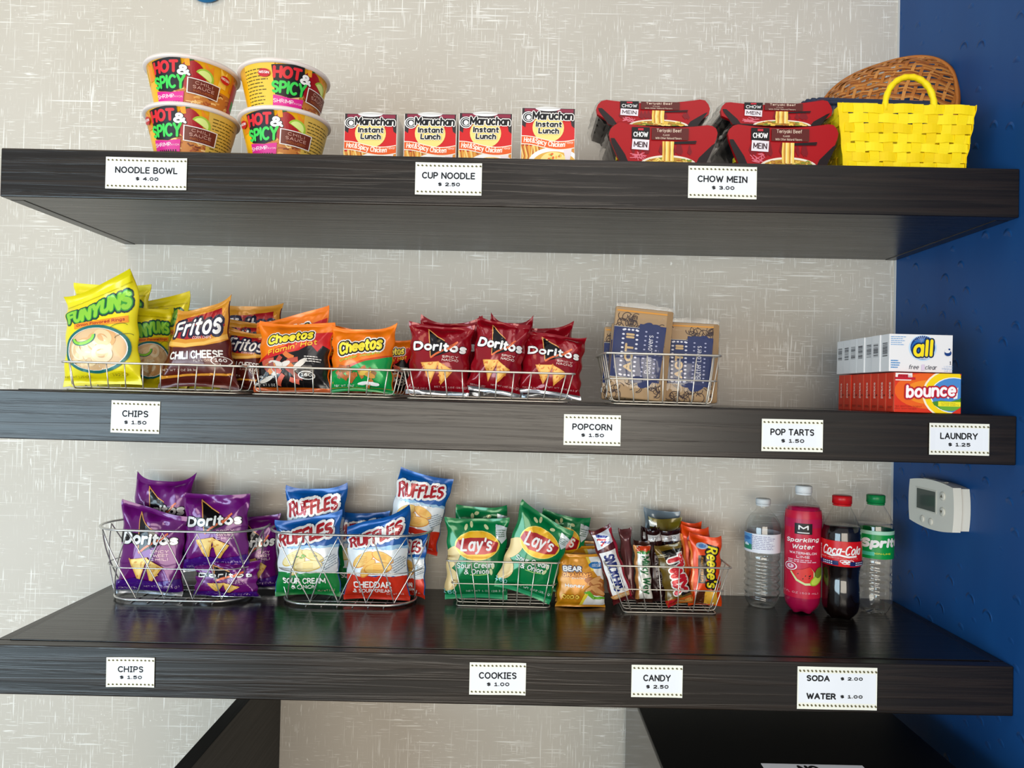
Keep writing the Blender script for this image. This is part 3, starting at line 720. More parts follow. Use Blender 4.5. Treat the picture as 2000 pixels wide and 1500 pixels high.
tray(1165, 1387, 193, yb, z_l + .004, .07, .5, 'upper red chow mein tray of the stack by the noodle cups', 2)
z_l = tray(1422, 1638, 241, ya, Z1, .07, .45, 'lower red chow mein tray touching the yellow basket', 3)
tray(1408, 1626, 196, yb, z_l + .005, .07, .9, 'upper red chow mein tray of the stack beside the yellow basket', 4)

# ------------------------------------------------------------------ woven baskets on the top shelf
def ribbon(m, pts, nrm, wid, wdir, mat, th=.0012):
    """flat strip along pts; nrm, wdir: per point outward normal and width direction"""
    V = []
    for p, n, d in zip(pts, nrm, wdir):
        p, n, d = Vector(p), Vector(n), Vector(d)
        V += [(p + d * wid / 2 + n * th / 2)[:], (p - d * wid / 2 + n * th / 2)[:], (p - d * wid / 2 - n * th / 2)[:], (p + d * wid / 2 - n * th / 2)[:]]
    L = len(pts)
    Fc = [[4 * i + k, 4 * i + (k + 1) % 4, 4 * i + 4 + (k + 1) % 4, 4 * i + 4 + k] for i in range(L - 1) for k in range(4)] + [[0, 1, 2, 3], [4 * L - 1, 4 * L - 2, 4 * L - 3, 4 * L - 4]]
    m.add(V, Fc, mat, False)
yy0 = -.375
bx0, bx1 = xs(1646, Z1 + .10, yy0), xs(1908, Z1 + .10, yy0)
bzt = zs(202, (bx0 + bx1) / 2, yy0); BHt = bzt - Z1
t = thing('yellow_basket', 'bright yellow woven strip basket with arched handle on the top shelf', 'basket', ((bx0 + bx1) / 2, yy0 + .06, Z1))
YL = [M('#f7d90c', .5), M('#f2cf08', .5), M('#fbe01c', .5)]
m = MB(); Wt, Dt = bx1 - bx0, .115
def rect_pt(sx, k):
    """point on the rounded rectangle perimeter, s in 0..1, k scale"""
    a, b = Wt / 2 * k, Dt / 2 * k; per = 2 * (2 * a + 2 * b); d = (sx % 1.0) * per
    if d < 2 * a: return (-a + d, -b, 0, -1)
    d -= 2 * a
    if d < 2 * b: return (a, -b + d, 1, 0)
    d -= 2 * b
    if d < 2 * a: return (a - d, b, 0, 1)
    d -= 2 * a
    return (-a, b - d, -1, 0)
NV, NH = 26, 7
rr = random.Random(5)
for h in range(NH):
    z = (h + .5) / NH * BHt; k = .865 + .135 * (h + .5) / NH; pts, nn, dd = [], [], []
    q = NV * 4
    for i in range(q + 1):
        x, y, nx, ny = rect_pt(i / q, k); wv = .0011 * math.cos(PI * i / 4 + PI * h)
        pts.append((x + nx * wv, y + ny * wv, z + .0010 * math.sin(i * .5 + h * 2) + rr.uniform(-.0004, .0004))); nn.append((nx, ny, -.1)); dd.append((0, 0, 1))
    ribbon(m, pts, nn, BHt / NH * (.98 if h not in (2, 3) else .90), dd, YL[h % 3], .0009)
for vcol in range(NV):
    s_ = (vcol + .0) / NV; pts, nn, dd = [], [], []
    for i in range(NH * 4 + 1):
        z = i / (NH * 4) * BHt; k = .865 + .135 * z / BHt
        x, y, nx, ny = rect_pt(s_, k); wv = .0011 * -math.cos(PI * vcol) * math.cos(PI * (i / 4 - .5)) if 0 < i < NH * 4 else 0
        pts.append((x + nx * wv, y + ny * wv, z + (.001 if i == 0 else 0))); nn.append((nx, ny, -.1)); dd.append((-ny, nx, 0))
    ribbon(m, pts, nn, .017, dd, YL[(vcol + 1) % 3], .0009)
m.build('woven_body', t)
m = MB(); m.box((-Wt / 2 * .85, -Dt / 2 * .85, .0005), (Wt / 2 * .85, Dt / 2 * .85, .0025), YL[1]); m.build('base', t)
hx0, hx1 = xs(1732, bzt, yy0) - (bx0 + bx1) / 2, xs(1829, bzt, yy0) - (bx0 + bx1) / 2
hz = zs(147, (bx0 + bx1) / 2, yy0) - bzt
pts = [((hx0 + hx1) / 2 - (hx1 - hx0) / 2 * math.cos(PI * i / 28), -.0575 + .004, BHt - .012 + (hz + .012) * math.sin(PI * i / 28) ** .8) for i in range(29)]
MB().tube(pts, [.0055 + .0006 * math.sin(i * 2.2) for i in range(29)], YL[0], 8).build('handle', t)

NAVY = M('#27324a', .6)
t = thing('navy_basket', 'dark navy fabric basket standing behind the yellow basket', 'basket', ((bx0 + bx1) / 2 - .004, -.229, Z1))
zr = zs(191, (bx0 + bx1) / 2, -.27) - Z1; nw, ndp = .128, .026
def rrect(w, d, r, n=6):
    P = []
    for cx_, cy_, a0 in ((w - r, -d + r, -PI / 2), (w - r, d - r, 0), (-w + r, d - r, PI / 2), (-w + r, -d + r, PI)):
        for i in range(n + 1): P.append((cx_ + r * math.cos(a0 + PI / 2 * i / n), cy_ + r * math.sin(a0 + PI / 2 * i / n)))
    return P
P = [[(x * (.86 + .14 * k), y * (.86 + .14 * k), k * (zr - .004)) for x, y in rrect(nw, ndp, .02)] for k in np.linspace(0.002, 1, 8)]
m = MB(); m.grid(np.array(P), NAVY, True); m.add(P[0], [list(range(len(P[0])))], NAVY); m.build('body', t)
m = MB()
for ph in (0, PI):
    R_ = rrect(nw, ndp, .02, 10); q = []
    for i, (x, y) in enumerate(R_): q.append((x + .002 * math.cos(i * .9 + ph), y, zr - .003 + .003 * math.sin(i * .9 + ph)))
    m.tube(q, .0052, NAVY, 8, True)
m.build('rim', t)

# brown wicker basket leaning on its side against the wall
zc = zs(192, .68, -.17) - .018
cxw = .672
t = thing('wicker_basket', 'brown woven wicker basket tipped on its side above the navy basket in the corner', 'basket')
RX, RZ, DP = .130, .118, .058
def wick(a, r):          # a angle, r 0 centre .. 1 rim
    c, s_ = math.cos(a), math.sin(a)
    e = 2 / 2.5
    X = RX * math.copysign(abs(c) ** e, c) * r; Z = RZ * math.copysign(abs(s_) ** e, s_) * r
    return Vector((X, -DP * (1 - r ** 2.6), Z))
mw = Matrix.Translation(Vector((cxw, -.152, zc))) @ Matrix.Rotation(-.62, 4, 'Z') @ Matrix.Rotation(-.10, 4, 'Y') @ Matrix.Rotation(-.30, 4, 'X')
WK = [M('#b06a2c', .45), M('#8f4f1f', .45), M('#c98744', .45), M('#74401c', .5)]
def dome(X, Z):
    r = ((abs(X) / RX) ** 2.5 + (abs(Z) / RZ) ** 2.5) ** (1 / 2.5)
    return -DP * (1 - min(r, 1) ** 2.6), r
m = MB()
def strip(p0, p1, wid, mat, over, n=46, f=9, ph=0.0):
    pts = []
    for i in range(n + 1):
        X = p0[0] + (p1[0] - p0[0]) * i / n; Z = p0[1] + (p1[1] - p0[1]) * i / n
        y, r = dome(X, Z)
        if r > 1: 
            if len(pts) > 2: out(pts, wid, mat)
            pts = []; continue
        pts.append((X, y + over * math.sin(f * PI * i / n * 2 + ph), Z))
    if len(pts) > 2: out(pts, wid, mat)
def out(pts, wid, mat):
    nn, dd = [], []
    for i, p in enumerate(pts):
        a, b = Vector(pts[max(i - 1, 0)]), Vector(pts[min(i + 1, len(pts) - 1)]); tg = (b - a).normalized()
        e = .002; y0, _ = dome(p[0], p[2]); gx = (dome(p[0] + e, p[2])[0] - y0) / e; gz = (dome(p[0], p[2] + e)[0] - y0) / e
        n_ = Vector((gx, -1, gz)).normalized(); nn.append(n_); dd.append(tg.cross(n_).normalized())
    ribbon(m, pts, nn, wid, dd, mat, .0014)
k = 0
for i in range(-16, 17):     # groups of thin reeds sloping down across
    z0 = i * .0145
    for j in range(3):
        strip((-RX, z0 + j * .0036 + .03), (RX, z0 + j * .0036 - .03), .0031, WK[(i + j) % 3], .0022, 60, 7, i * 1.57)
for i in range(-22, 23):     # wider uprights leaning the other way
    x0 = i * .0165
    strip((x0 - .035, -RZ), (x0 + .035, RZ), .0062, WK[(i * 2) % 4], .0022, 40, 4, i * 1.57 + .8)
m.build('woven_body', t).matrix_world = Matrix.Identity(4)
m = MB()
for j, (rr_, yo) in enumerate(((1.0, .0), (1.015, .004), (1.0, .008))):
    m.tube([wick(2 * PI * i / 60, 1) * rr_ + Vector((0, yo, 0)) for i in range(60)], .0042, WK[j], 7, True)
m.build('rim', t)
t.matrix_world = mw
# ------------------------------------------------------------------ pillow bags
def sm(x): x = np.clip(x, 0, 1); return x * x * (3 - 2 * x)
def bag(name, label, cat, group, px, y, zb, w, h, T, body, printer, lean=.1, bow=.0, curl=.0, vb=.82, skew=.0, roll=.0, yaw=.0, seed=1, ear=.006, seal=.05, rough=.22, seal_col=None, wr=1.0, dx=0.0, nu=46, nv=56, bcurl=0.0, twist=0.0, taper=0.0):
    rr = random.Random(seed)
    cre = []
    for i in range(int(22 * wr)):
        top = rr.random() < .6
        u0 = rr.uniform(-.9, .9); v0 = (1 - seal if top else seal); an = rr.uniform(-.9, .9)
        cre.append((u0, v0, math.sin(an), -math.cos(an) if top else math.cos(an), rr.uniform(.2, .5), rr.uniform(.0014, .0042) * rr.choice((-1, 1, 1)) * wr, rr.uniform(.03, .08)))
    for sx in (-1, 1):
        for vv in (seal, 1 - seal):
            cre.append((sx * .97, vv, -sx * .55, (1 if vv < .5 else -1) * .83, .55, .0042 * wr, .06))
    wv = [(rr.uniform(3, 9), rr.uniform(0, 6), rr.uniform(-3, 3), rr.uniform(.0006, .0016) * wr) for _ in range(4)]
    N = 200; vg = np.linspace(0, 1, N)
    th = lean + bow * (vg - .5) - curl * sm((vg - vb) / (1 - vb)) + bcurl * (1 - sm(vg / .16))
    yc = np.concatenate([[0], np.cumsum(np.sin((th[1:] + th[:-1]) / 2))]) * h / (N - 1)
    zc_ = np.concatenate([[0], np.cumsum(np.cos((th[1:] + th[:-1]) / 2))]) * h / (N - 1)
    def S(u, v, side, off=0.0):
        u = np.asarray(u, float); v = np.asarray(v, float)
        vv = np.clip((v - seal) / (1 - 2 * seal), 0, 1)
        pr = np.sin(PI * vv) ** .62
        ac = np.clip(1 - np.abs(u) ** 2.3, 0, 1) ** .72
        t = T * pr * ac * (1.0 + .25 * (.5 - vv))
        x = u * w / 2 * (1 - .085 * pr) * (1 - taper * sm(v)) + .0016 * np.sin(v * 23 + seed) * np.abs(u) ** 3 * np.sign(u)
        wk = 0
        for f, ph, sl, am in wv: wk = wk + am * np.sin(f * u + ph + sl * v * 4) * (.35 + .65 * np.exp(-np.minimum(v, 1 - v) / .2))
        for u0, v0, du, dv, L, am, sg in cre:
            a = (u - u0) * w / 2 / h; b = v - v0
            s_ = (a * du + b * dv); d = np.abs(a * -dv + b * du)
            wk = wk + am * np.exp(-d / sg) * np.clip(1 - np.abs(s_) / L, 0, 1) * (s_ > -.02)
        wk = wk * np.clip(ac * 3, 0, 1) * np.clip(pr * 2.2 + .12, 0, 1)
        out_ = side * (t + .0006 + (wk if side > 0 else -wk * .5) + off)
        top = sm((v - .55) / .45)
        zz = skew * w / 2 * u * top + ear * np.abs(u) ** 3 * sm((v - .85) / .15) - ear * .5 * np.abs(u) ** 3 * sm((.12 - v) / .12)
        edge = .0055 * np.sin(3.2 * u + seed) * (sm((v - .85) / .15) + .6 * sm((.15 - v) / .15)) * wr
        tv = np.interp(v, vg, th); Y = np.interp(v, vg, yc); Z = np.interp(v, vg, zc_)
        tw = twist * sm((v - .4) / .6)
        Y = Y + zz * np.sin(tv) - (out_ + edge) * np.cos(tv); Z = Z + zz * np.cos(tv) + (out_ + edge) * np.sin(tv)
        X2 = x * np.cos(tw) ; Y = Y - x * np.sin(tw)
        return np.stack([X2, Y, Z], -1)
    us = np.sin(np.linspace(-1, 1, nu) * PI / 2); vs = np.linspace(0, 1, nv)
    U, V = np.meshgrid(us, vs)
    Fr, Bk = S(U, V, 1.0), S(U, V, -1.0)
    R = Matrix.Rotation(yaw, 4, 'Z') @ Matrix.Rotation(-roll, 4, 'Y')
    allp = np.concatenate([Fr.reshape(-1, 3), Bk.reshape(-1, 3)]) @ np.array(R.to_3x3()).T
    x0 = xs(px, zb + h * .3, y) + dx
    mw = Matrix.Translation(Vector((x0, y, zb - allp[:, 2].min() + .0004))) @ R
    t = thing(name, label, cat, mw=mw, group=group)
    def shell(v0, v1, mat, nm, prn=None):
        rows = [i for i in range(nv) if v0 - 1e-6 <= vs[i] <= v1 + 1e-6]
        m = MB(); a = Fr[rows]; b = Bk[rows][:, ::-1]
        m.grid(np.concatenate([a, b], 1), mat, True)
        if prn is not None:
            def fn(uv, off):
                un, vn = np.clip(uv[:, 0] / (w / 2), -1, 1), np.clip(uv[:, 1] / h, 0, 1)
                e = .004
                A = S(un, vn, 1.0); du = S(np.clip(un + e, -1, 1), vn, 1.0) - S(np.clip(un - e, -1, 1), vn, 1.0); dv = S(un, np.clip(vn + e, 0, 1), 1.0) - S(un, np.clip(vn - e, 0, 1), 1.0)
                n = np.cross(du, dv); n = n / (np.linalg.norm(n, axis=1, keepdims=True) + 1e-12)
                return A + n * off
            prn.apply(m, fn, .0005, .00015, True)
        return m.build(nm, t)
    vs_s = vs[np.argmin(np.abs(vs - seal))]; vt = vs[np.argmin(np.abs(vs - (1 - seal)))]
    pn = Print(w, h, .0048)
    if printer: printer(pn, random.Random(seed + 50))
    shell(vs_s, vt, body, 'pouch', pn if printer else None)
    sc_ = seal_col or body
    shell(vt, 1, sc_ if not isinstance(sc_, tuple) else sc_[0], 'top_seal'); shell(0, vs_s, sc_ if not isinstance(sc_, tuple) else sc_[1], 'bottom_seal')
    return t
def zig(u0, u1, v, n, amp, rr): return [(u0 + (u1 - u0) * i / n, v + amp * rr.uniform(-1, 1)) for i in range(n + 1)]
SILV = M('#c4c9d0', .22, .8, .5)

# --- yellow onion rings
FY = foil('#efe012', .28)
def pr_onion(p, rr):
    TEAL, G1, G2 = foil('#0d6a68', .3), foil('#2f9a34', .3), foil('#8fd13c', .3)
    p.rect(0, .895, .95, .012, foil('#cfc00a'), up=False)
    p.text('FUNYUNS', .0, .735, .88, .16, G2, .05, .16, .12, [(.13, foil('#123c3a', .3)), (.05, G1)], warp=lambda a, e: (a, e * (1.0 - .25 * a) + .1 * math.sin(9 * a)))
    p.rect(.12, .60, .72, .055, foil('#f0951c', .3), .10); p.text('Onion Flavored Rings', .12, .60, .64, .035, foil('#b3321a', .3), .03, .10)
    p.ell(.02, .345, .86, .46, TEAL, .05); p.ell(.02, .345, .80, .425, WH, .05); p.ell(.02, .345, .775, .41, foil('#dcb585', .35), .05)
    C1 = [foil('#e8c695', .35), foil('#f3dfb8', .35), foil('#d9a468', .35), foil('#f0d2a0', .35)]
    for i in range(18):
        a = rr.uniform(0, 6.28); r = math.sqrt(rr.random()) * .8
        p.ring(.02 + .62 * r * math.cos(a), .345 + .155 * r * math.sin(a), rr.uniform(.2, .32), rr.uniform(.13, .19), .055, C1[i % 4], rr.uniform(-.5, .5), up=.3)
    p.ring(.02, .345, .80, .425, .014, WH, .05); p.ring(.02, .345, .87, .465, .035, TEAL, .05)
    p.ring(-.28, .46, .34, .16, .05, TEAL, .2, a0=PI * .95, a1=2.02 * PI); p.ring(-.28, .46, .31, .145, .035, G2, .2, a0=PI * .95, a1=2.02 * PI)
    for u, v in ((.62, .56), (.72, .46)): p.ring(u, v, .2, .06, .006, foil('#4c4a0c', .4), .2, a1=PI)
    p.text('NET WT 1.25 OZ', -.55, .085, .35, .018, foil('#6b5a08', .4)); p.ell(.5, .10, .22, .045, foil('#d8c80c')); p.text('1921', .5, .10, .13, .02, foil('#5a4b08'))
def onion(label, **k): return bag('chip_bag', label, 'chips', 'yellow onion ring bags', body=FY, printer=pr_onion, **k)

# --- brown corn chips
FB = foil('#571a12', .2)
def pr_corn(p, rr):
    GD, G2 = foil('#d9932e', .25), foil('#f0bb5a', .25)
    p.poly([(-.97, .955), (.97, .955), (.97, .60), (.75, .55), (.3, .50), (-.3, .47), (-.75, .48), (-.97, .50)], GD)
    p.poly([(-.97, .56), (-.3, .52), (.3, .55), (.97, .66), (.97, .61), (.3, .51), (-.3, .475), (-.97, .505)], G2)
    p.poly([(-.8, .88), (.75, .92), (.9, .74), (.4, .60), (-.3, .57), (-.8, .60)], foil('#a51c24', .25))
    p.text('Fritos', .02, .745, .80, .24, foil('#f4f2f0', .25), .035, .06, .15, [(.12, foil('#20203c', .25))])
    p.text('CORN CHIPS', .22, .60, .3, .035, foil('#f3c7c4', .3), .02, .05)
    p.text('CHILI CHEESE', .04, .385, .78, .10, foil('#f1ece6', .25), .035, .05); p.text('FLAVORED', .3, .315, .3, .026, foil('#e2c9b4'), 0, .05)
    p.ell(.72, .315, .25, .115, foil('#f1ece6')); p.ell(.72, .315, .225, .10, FB); p.text('160', .72, .325, .14, .045, foil('#f1ece6'), .03)
    p.text('NET WT 1 OZ 28.3g', -.42, .195, .5, .03, foil('#d9c2b4'), 0, .02); p.poly([(-.95, .12), (-.2, .155), (.95, .17), (.95, .145), (-.2, .13), (-.95, .09)], GD)
def corn(label, **k): return bag('chip_bag', label, 'chips', 'brown chili cheese corn chip bags', body=FB, printer=pr_corn, seal_col=(foil('#c98a2c', .25), FB), **k)

# --- orange cheese puffs
FO = foil('#f0790f', .26)
def puffs(p, rr, n, u0, u1, v0, v1, cols, sz=.12):
    for i in range(n):
        u, v, a = rr.uniform(u0, u1), rr.uniform(v0, v1), rr.uniform(-1.2, 1.2); c, s_ = math.cos(a) * sz, math.sin(a) * sz * .6
        p.line([(u - c, v - s_), (u - c * .4, v - s_ * .1), (u + c * .3, v + s_ * .5), (u + c, v + s_)], sz * .42, cols[i % len(cols)], up=.3)
def cheez(p, u, v, w, h, rot):
    p.text('Cheetos', u, v, w, h, foil('#f7e23a', .25), .055, rot, .12, [(.20, foil('#f3efe8', .25)), (.11, foil('#181310', .25))], warp=lambda a, e: (a, e * (1 + .35 * abs(a))))
def pr_hot(p, rr):
    BKF = foil('#131012', .16)
    lo = zig(-.97, .97, .50, 16, .02, rr)
    p.poly([(-.97, .06), (.97, .06), (.97, .70), (.6, .66), (.2, .60), (-.3, .50), (-.97, .42)], BKF)
    p.poly([(-.97, .42), (-.6, .55), (-.1, .66), (.4, .82), (.97, .88), (.97, .62), (.8, .66), (.7, .56), (.5, .66), (.2, .56), (-.3, .50), (-.97, .40)], foil('#c9161a', .22))
    cheez(p, -.08, .765, .62, .135, .17)
    p.text("Flamin' Hot", .0, .615, .68, .075, foil('#f2c22c', .25), .03, .24, .25)
    puffs(p, rr, 8, -.7, .35, .30, .50, [foil('#b5402a', .4), foil('#c9543a', .4), foil('#d9732e', .4)], .15)
    for i in range(7):
        u, v = rr.uniform(-.75, .3), rr.uniform(.16, .38); p.ell(u, v, rr.uniform(.14, .26), rr.uniform(.06, .1), foil('#ded6cc', .35), rr.uniform(-1, 1), 10)
    puffs(p, rr, 8, -.6, .3, .14, .38, [foil('#c9543a', .4), foil('#8c3322', .4), foil('#e0893c', .4)], .13)
    p.ell(.45, .22, .22, .11, foil('#e8e4de')); p.ell(.45, .22, .19, .09, BKF); p.text('160', .45, .225, .13, .04, foil('#e8e4de'), .03)
    p.text('CRUNCHY', -.62, .19, .3, .03, foil('#e8e4de'), .02); p.text('NET WT 1 OZ', -.68, .10, .28, .025, foil('#e8e4de')); p.lines(.6, .44, .22, .1, 3, foil('#d8d4ce'), .45, 3)
def pr_jal(p, rr):
    p.poly([(-.97, .06), (.97, .06), (.97, .56), (.6, .50), (.2, .46), (-.3, .36), (-.97, .30)], foil('#0e9a48', .22))
    p.poly([(-.97, .30), (-.3, .36), (.2, .46), (.6, .50), (.97, .56), (.97, .58), (.2, .49), (-.3, .40), (-.97, .335)], foil('#c9460f', .25))
    cheez(p, -.02, .705, .70, .19, .15)
    p.text('Cheddar Jalapeno', -.02, .53, .66, .05, foil('#a8d14a', .25), .02, .20, .2)
    puffs(p, rr, 16, -.7, .45, .12, .36, [foil('#b5622a', .4), foil('#c9743a', .4), foil('#8a5a28', .4)], .13)
    p.ell(.1, .13, .2, .05, WH, .1, 12); p.ell(.4, .12, .22, .05, WH, -.1, 12); p.text('NET WT 1 OZ', -.5, .09, .3, .025, WH)
    p.ell(.2, .29, .2, .09, foil('#d9b23c', .4), .3, 10); p.ell(.34, .24, .16, .08, foil('#c98a2c', .4), -.3, 10)
def puff(label, hot=True, **k): return bag('chip_bag', label, 'chips', 'orange topped cheese puff bags', body=FO, printer=pr_hot if hot else pr_jal, seal_col=(FO, foil('#b9500f') if hot else foil('#0e8a40')), **k)

# --- tortilla chips, red and purple
FR, FP = foil('#8a0818', .14), foil('#6a1070', .16)
def pr_tort(p, rr, purple):
    bkf = foil('#100c10', .16); tri = foil('#e8a35a', .25)
    p.poly([(-.42, .94), (-.02, .80), (.30, .70), (.35, .60), (-.26, .50), (-.30, .52)], bkf)
    p.poly([(-.97, .72), (.6, .70), (.62, .62), (-.97, .60)], bkf, up=True) if purple else None
    p.line([(-.42, .93), (-.10, .82), (.15, .76)], .014, tri); p.line([(-.40, .92), (-.27, .505)], .014, tri)
    p.line([(-.27, .50), (-.1, .56), (.30, .66), (.58, .755)], .03, foil('#e06a3a', .25))
    p.text('Doritos', .0, .665, .86, .135, foil('#f5f4f2', .22), .05, -.02 if not purple else .02, .05, [(.05, bkf)])
    p.line([(.28, .625), (.52, .72)], .025, foil('#e06a3a', .25))
    t = ('SPICY', 'SWEET', 'CHILI') if purple else ('SPICY', 'NACHO', '')
    for i, s_ in enumerate(t):
        if s_: p.text(s_, .38, .525 - i * .045, .26, .034, foil('#f0cfd8' if purple else '#f0dcd2', .3), .02)
    ch = [foil('#e0983a', .4), foil('#f0b85a', .4), foil('#d07a22', .4)] if not purple else [foil('#e6b24a', .4), foil('#f2cc72', .4), foil('#d69a34', .4)]
    for (u, v, s_, r_) in ((-.24, .33, .30, .12), (.20, .30, .28, -.3)):
        pts = [(-1, .62), (1, .55), (-.05, -1)]
        q = [(u + s_ * (a * math.cos(r_) - b * math.sin(r_)), v + s_ * .62 * (a * math.sin(r_) + b * math.cos(r_))) for a, b in pts]
        p.poly(q, ch[0]); cx_, cy_ = sum(a for a, b in q) / 3, sum(b for a, b in q) / 3
        p.poly([(cx_ + (a - cx_) * .8, cy_ + (b - cy_) * .8 + .012) for a, b in q], ch[1])
        for _ in range(7):
            k1, k2 = rr.random(), rr.random()
            if k1 + k2 > 1: k1, k2 = 1 - k1, 1 - k2
            a = q[0][0] + k1 * (q[1][0] - q[0][0]) + k2 * (q[2][0] - q[0][0]); b = q[0][1] + k1 * (q[1][1] - q[0][1]) + k2 * (q[2][1] - q[0][1])
            p.ell(a, b, .05, .022, ch[2], rr.uniform(0, 3), 7, up=False)
        p.lay += 1
    if purple: p.poly([(-.97, .06), (.97, .06), (.97, .20), (.3, .17), (-.4, .21), (-.97, .16)], foil('#42107a', .18))
    p.text('NET WT 1 OZ (28.3 g)', .42, .115, .5, .024, foil('#d8b8d8' if purple else '#d8a8a8', .3))
    p.text('TORTILLA CHIPS', -.6, .085, .28, .02, foil('#d8b8d8' if purple else '#d8a8a8', .3))
def tort(label, purple=False, **k):
    return bag('chip_bag', label, 'chips', 'purple tortilla chip bags' if purple else 'red tortilla chip bags', body=FP if purple else FR, printer=lambda p, r: pr_tort(p, r, purple), wr=1.35, seal_col=(FP, SILV) if purple else (FR, SILV), **k)

# --- ridged potato chips
FU = foil('#0f5aa8', .24)
def pr_ridge(p, rr, ched):
    lowc = foil('#d6321a', .25) if ched else foil('#12863e', .25)
    p.poly([(-.98, .62)] + zig(-.98, .98, .635, 18, .012, rr) + [(.98, .22)] + zig(.98, -.98, .30, 14, .012, rr), foil('#e9eef2', .28))
    p.poly([(-.97, .05), (.97, .05)] + zig(.97, -.97, .305, 14, .012, rr), lowc)
    p.poly(zig(-.97, .97, .655, 18, .012, rr) + zig(.97, -.97, .625, 18, .012, rr), foil('#9cc4e2', .28))
    cs = [foil('#e8a83a', .4), foil('#f0c060', .4), foil('#d98a22', .4)] if ched else [foil('#e8cf82', .4), foil('#f3e2a8', .4), foil('#d9b85c', .4)]
    for (u, v, a, b, r_) in ((-.42, .50, .40, .15, .55), (.22, .53, .38, .12, -.35), (-.25, .40, .34, .12, .9), (.08, .40, .46, .14, .12)):
        p.ell(u, v, a, b, cs[2], r_); p.ell(u, v + .006, a * .93, b * .88, cs[1], r_)
        for i in range(4): p.line([(u - a * .35, v + b * (.22 - .14 * i)), (u, v + b * (.28 - .14 * i)), (u + a * .35, v + b * (.22 - .14 * i))], .012, cs[0], up=False)
        p.lay += 1
    p.lines(.74, .46, .25, .16, 6, foil('#8a98a4'), .35, 4, .5)
    if not ched: [p.ell(rr.uniform(-.3, .5), rr.uniform(.5, .57), .05, .02, foil('#5aa03a'), rr.uniform(0, 3), 8) for _ in range(6)]
    p.text('RUFFLES', -.05, .79, .84, .17, foil('#b01a26', .24), .045, .13, .06, [(.14, foil('#f6f4f2', .25))], warp=lambda a, e: (a, e * (1.05 - .35 * a) + .06 * math.sin(40 * a)))
    if ched: p.text('CHEDDAR', -.1, .205, .6, .08, WH, .03); p.text('& SOUR CREAM', -.1, .13, .6, .045, WH, .02)
    else: p.text('SOUR CREAM', -.05, .215, .66, .075, WH, .03); p.text('& ONION', -.05, .14, .36, .045, WH, .02)
    p.text('NET WT 1 OZ', .6, .09, .25, .02, foil('#f0c8c0'))
def ridge(label, ched=False, **k): return bag('chip_bag', label, 'chips', 'blue topped ridged chip bags', body=FU, printer=lambda p, r: pr_ridge(p, r, ched), seal_col=(FU, foil('#c92c16') if ched else foil('#107a38')), **k)

# --- green potato chips
FG = foil('#067a42', .18)
def pr_lays(p, rr):
    for u, v in ((-.35, .90), (-.18, .93), (.55, .43), (.5, .36), (.3, .9)): p.ell(u, v, .10, .04, foil('#d9e0a8'), rr.uniform(0, 3), 10)
    p.ell(-.9, .50, .5, .20, foil('#e6c98c', .4), .9); p.ell(-.95, .25, .36, .3, foil('#e6c98c', .4), .2)
    p.ell(.02, .68, .74, .36, foil('#f3dc6a', .25)); p.ell(.02, .68, .71, .345, foil('#f0b512', .25))
    rd = foil('#a8101c', .22)
    p.poly([(-.70, .66), (-.62, .745), (-.2, .775), (.25, .775), (.72, .72), (.66, .61), (.3, .575), (-.3, .57)], rd)
    p.text("Lay's", .0, .675, .52, .20, WH, .035, .02, .2)
    p.text('Sour Cream', -.02, .44, .62, .07, WH, .015, .04, .05); p.text('& Onion', .02, .365, .42, .065, WH, .015, .04, .05)
    p.line([(-.2, .325), (.1, .32), (.4, .335)], .014, foil('#a8d87a'))
    p.text('NET WT 1 OZ (28.3 g)', .3, .11, .62, .03, foil('#cfe6d8'))
    p.poly([(.62, .93), (.96, .9), (.96, .76), (.8, .70), (.66, .78)], foil('#cdd6d8')); p.lines(.8, .83, .14, .1, 4, foil('#3a6a4a'), .4, 6)
    p.text('160', -.82, .10, .2, .045, foil('#8ad0d0'), .02)
def lays(label, **k): return bag('chip_bag', label, 'chips', 'green potato chip bags', body=FG, printer=pr_lays, seal_col=(FG, foil('#2aa06a')), **k)

# --- honey cookies
FK = foil('#d08a14', .28)
def pr_cookie(p, rr):
    p.poly([(.30, .95), (.97, .95), (.97, .52), (.72, .60), (.5, .72)], foil('#eceae6', .3)); p.poly([(.18, .95), (.32, .95), (.55, .70), (.45, .70)], foil('#f2d24a', .3))
    p.ell(.66, .80, .34, .13, foil('#1e6aa6', .3)); p.text('WHOLE', .66, .815, .2, .025, WH); p.text('GRAIN', .66, .785, .2, .025, WH)
    p.text('BEAR', -.38, .73, .40, .10, WH, .05, -.03, 0, [(.12, foil('#2b3a5c', .3))]); p.text('GRAHAMS', -.18, .62, .62, .075, foil('#f4a63a', .3), .04, .02, 0, [(.1, foil('#7a2a14', .3))])
    p.text('SNACKS', -.12, .555, .3, .03, WH, .02); p.text('Honey', -.28, .41, .42, .085, WH, .04)
    for (u, v) in ((.55, .50), (.72, .44), (.5, .36), (.68, .32)): p.ell(u, v, .42, .14, foil('#a8622a', .4), rr.uniform(-.6, .6), 14); p.ell(u, v + .01, .34, .1, foil('#d69a5a', .4), rr.uniform(-.6, .6), 14)
    p.poly([(.2, .33), (.5, .25), (.97, .20), (.97, .07), (.0, .07)], foil('#eceae6', .3)); p.poly([(.1, .30), (.35, .33), (.55, .22), (.97, .2), (.97, .16), (.5, .17), (.3, .24)], foil('#6ab42c', .3)); p.poly([(-.1, .07), (.05, .07), (.3, .27), (.15, .27)], foil('#f0d83a', .3))
    p.text('0000', -.45, .21, .34, .075, foil('#f0d24a', .3), .03, 0, 0, [(.06, foil('#b87a10', .3))])
def cookie(label, **k): return bag('cookie_bag', label, 'cookies', 'small honey cookie bags', body=FK, printer=pr_cookie, **k)

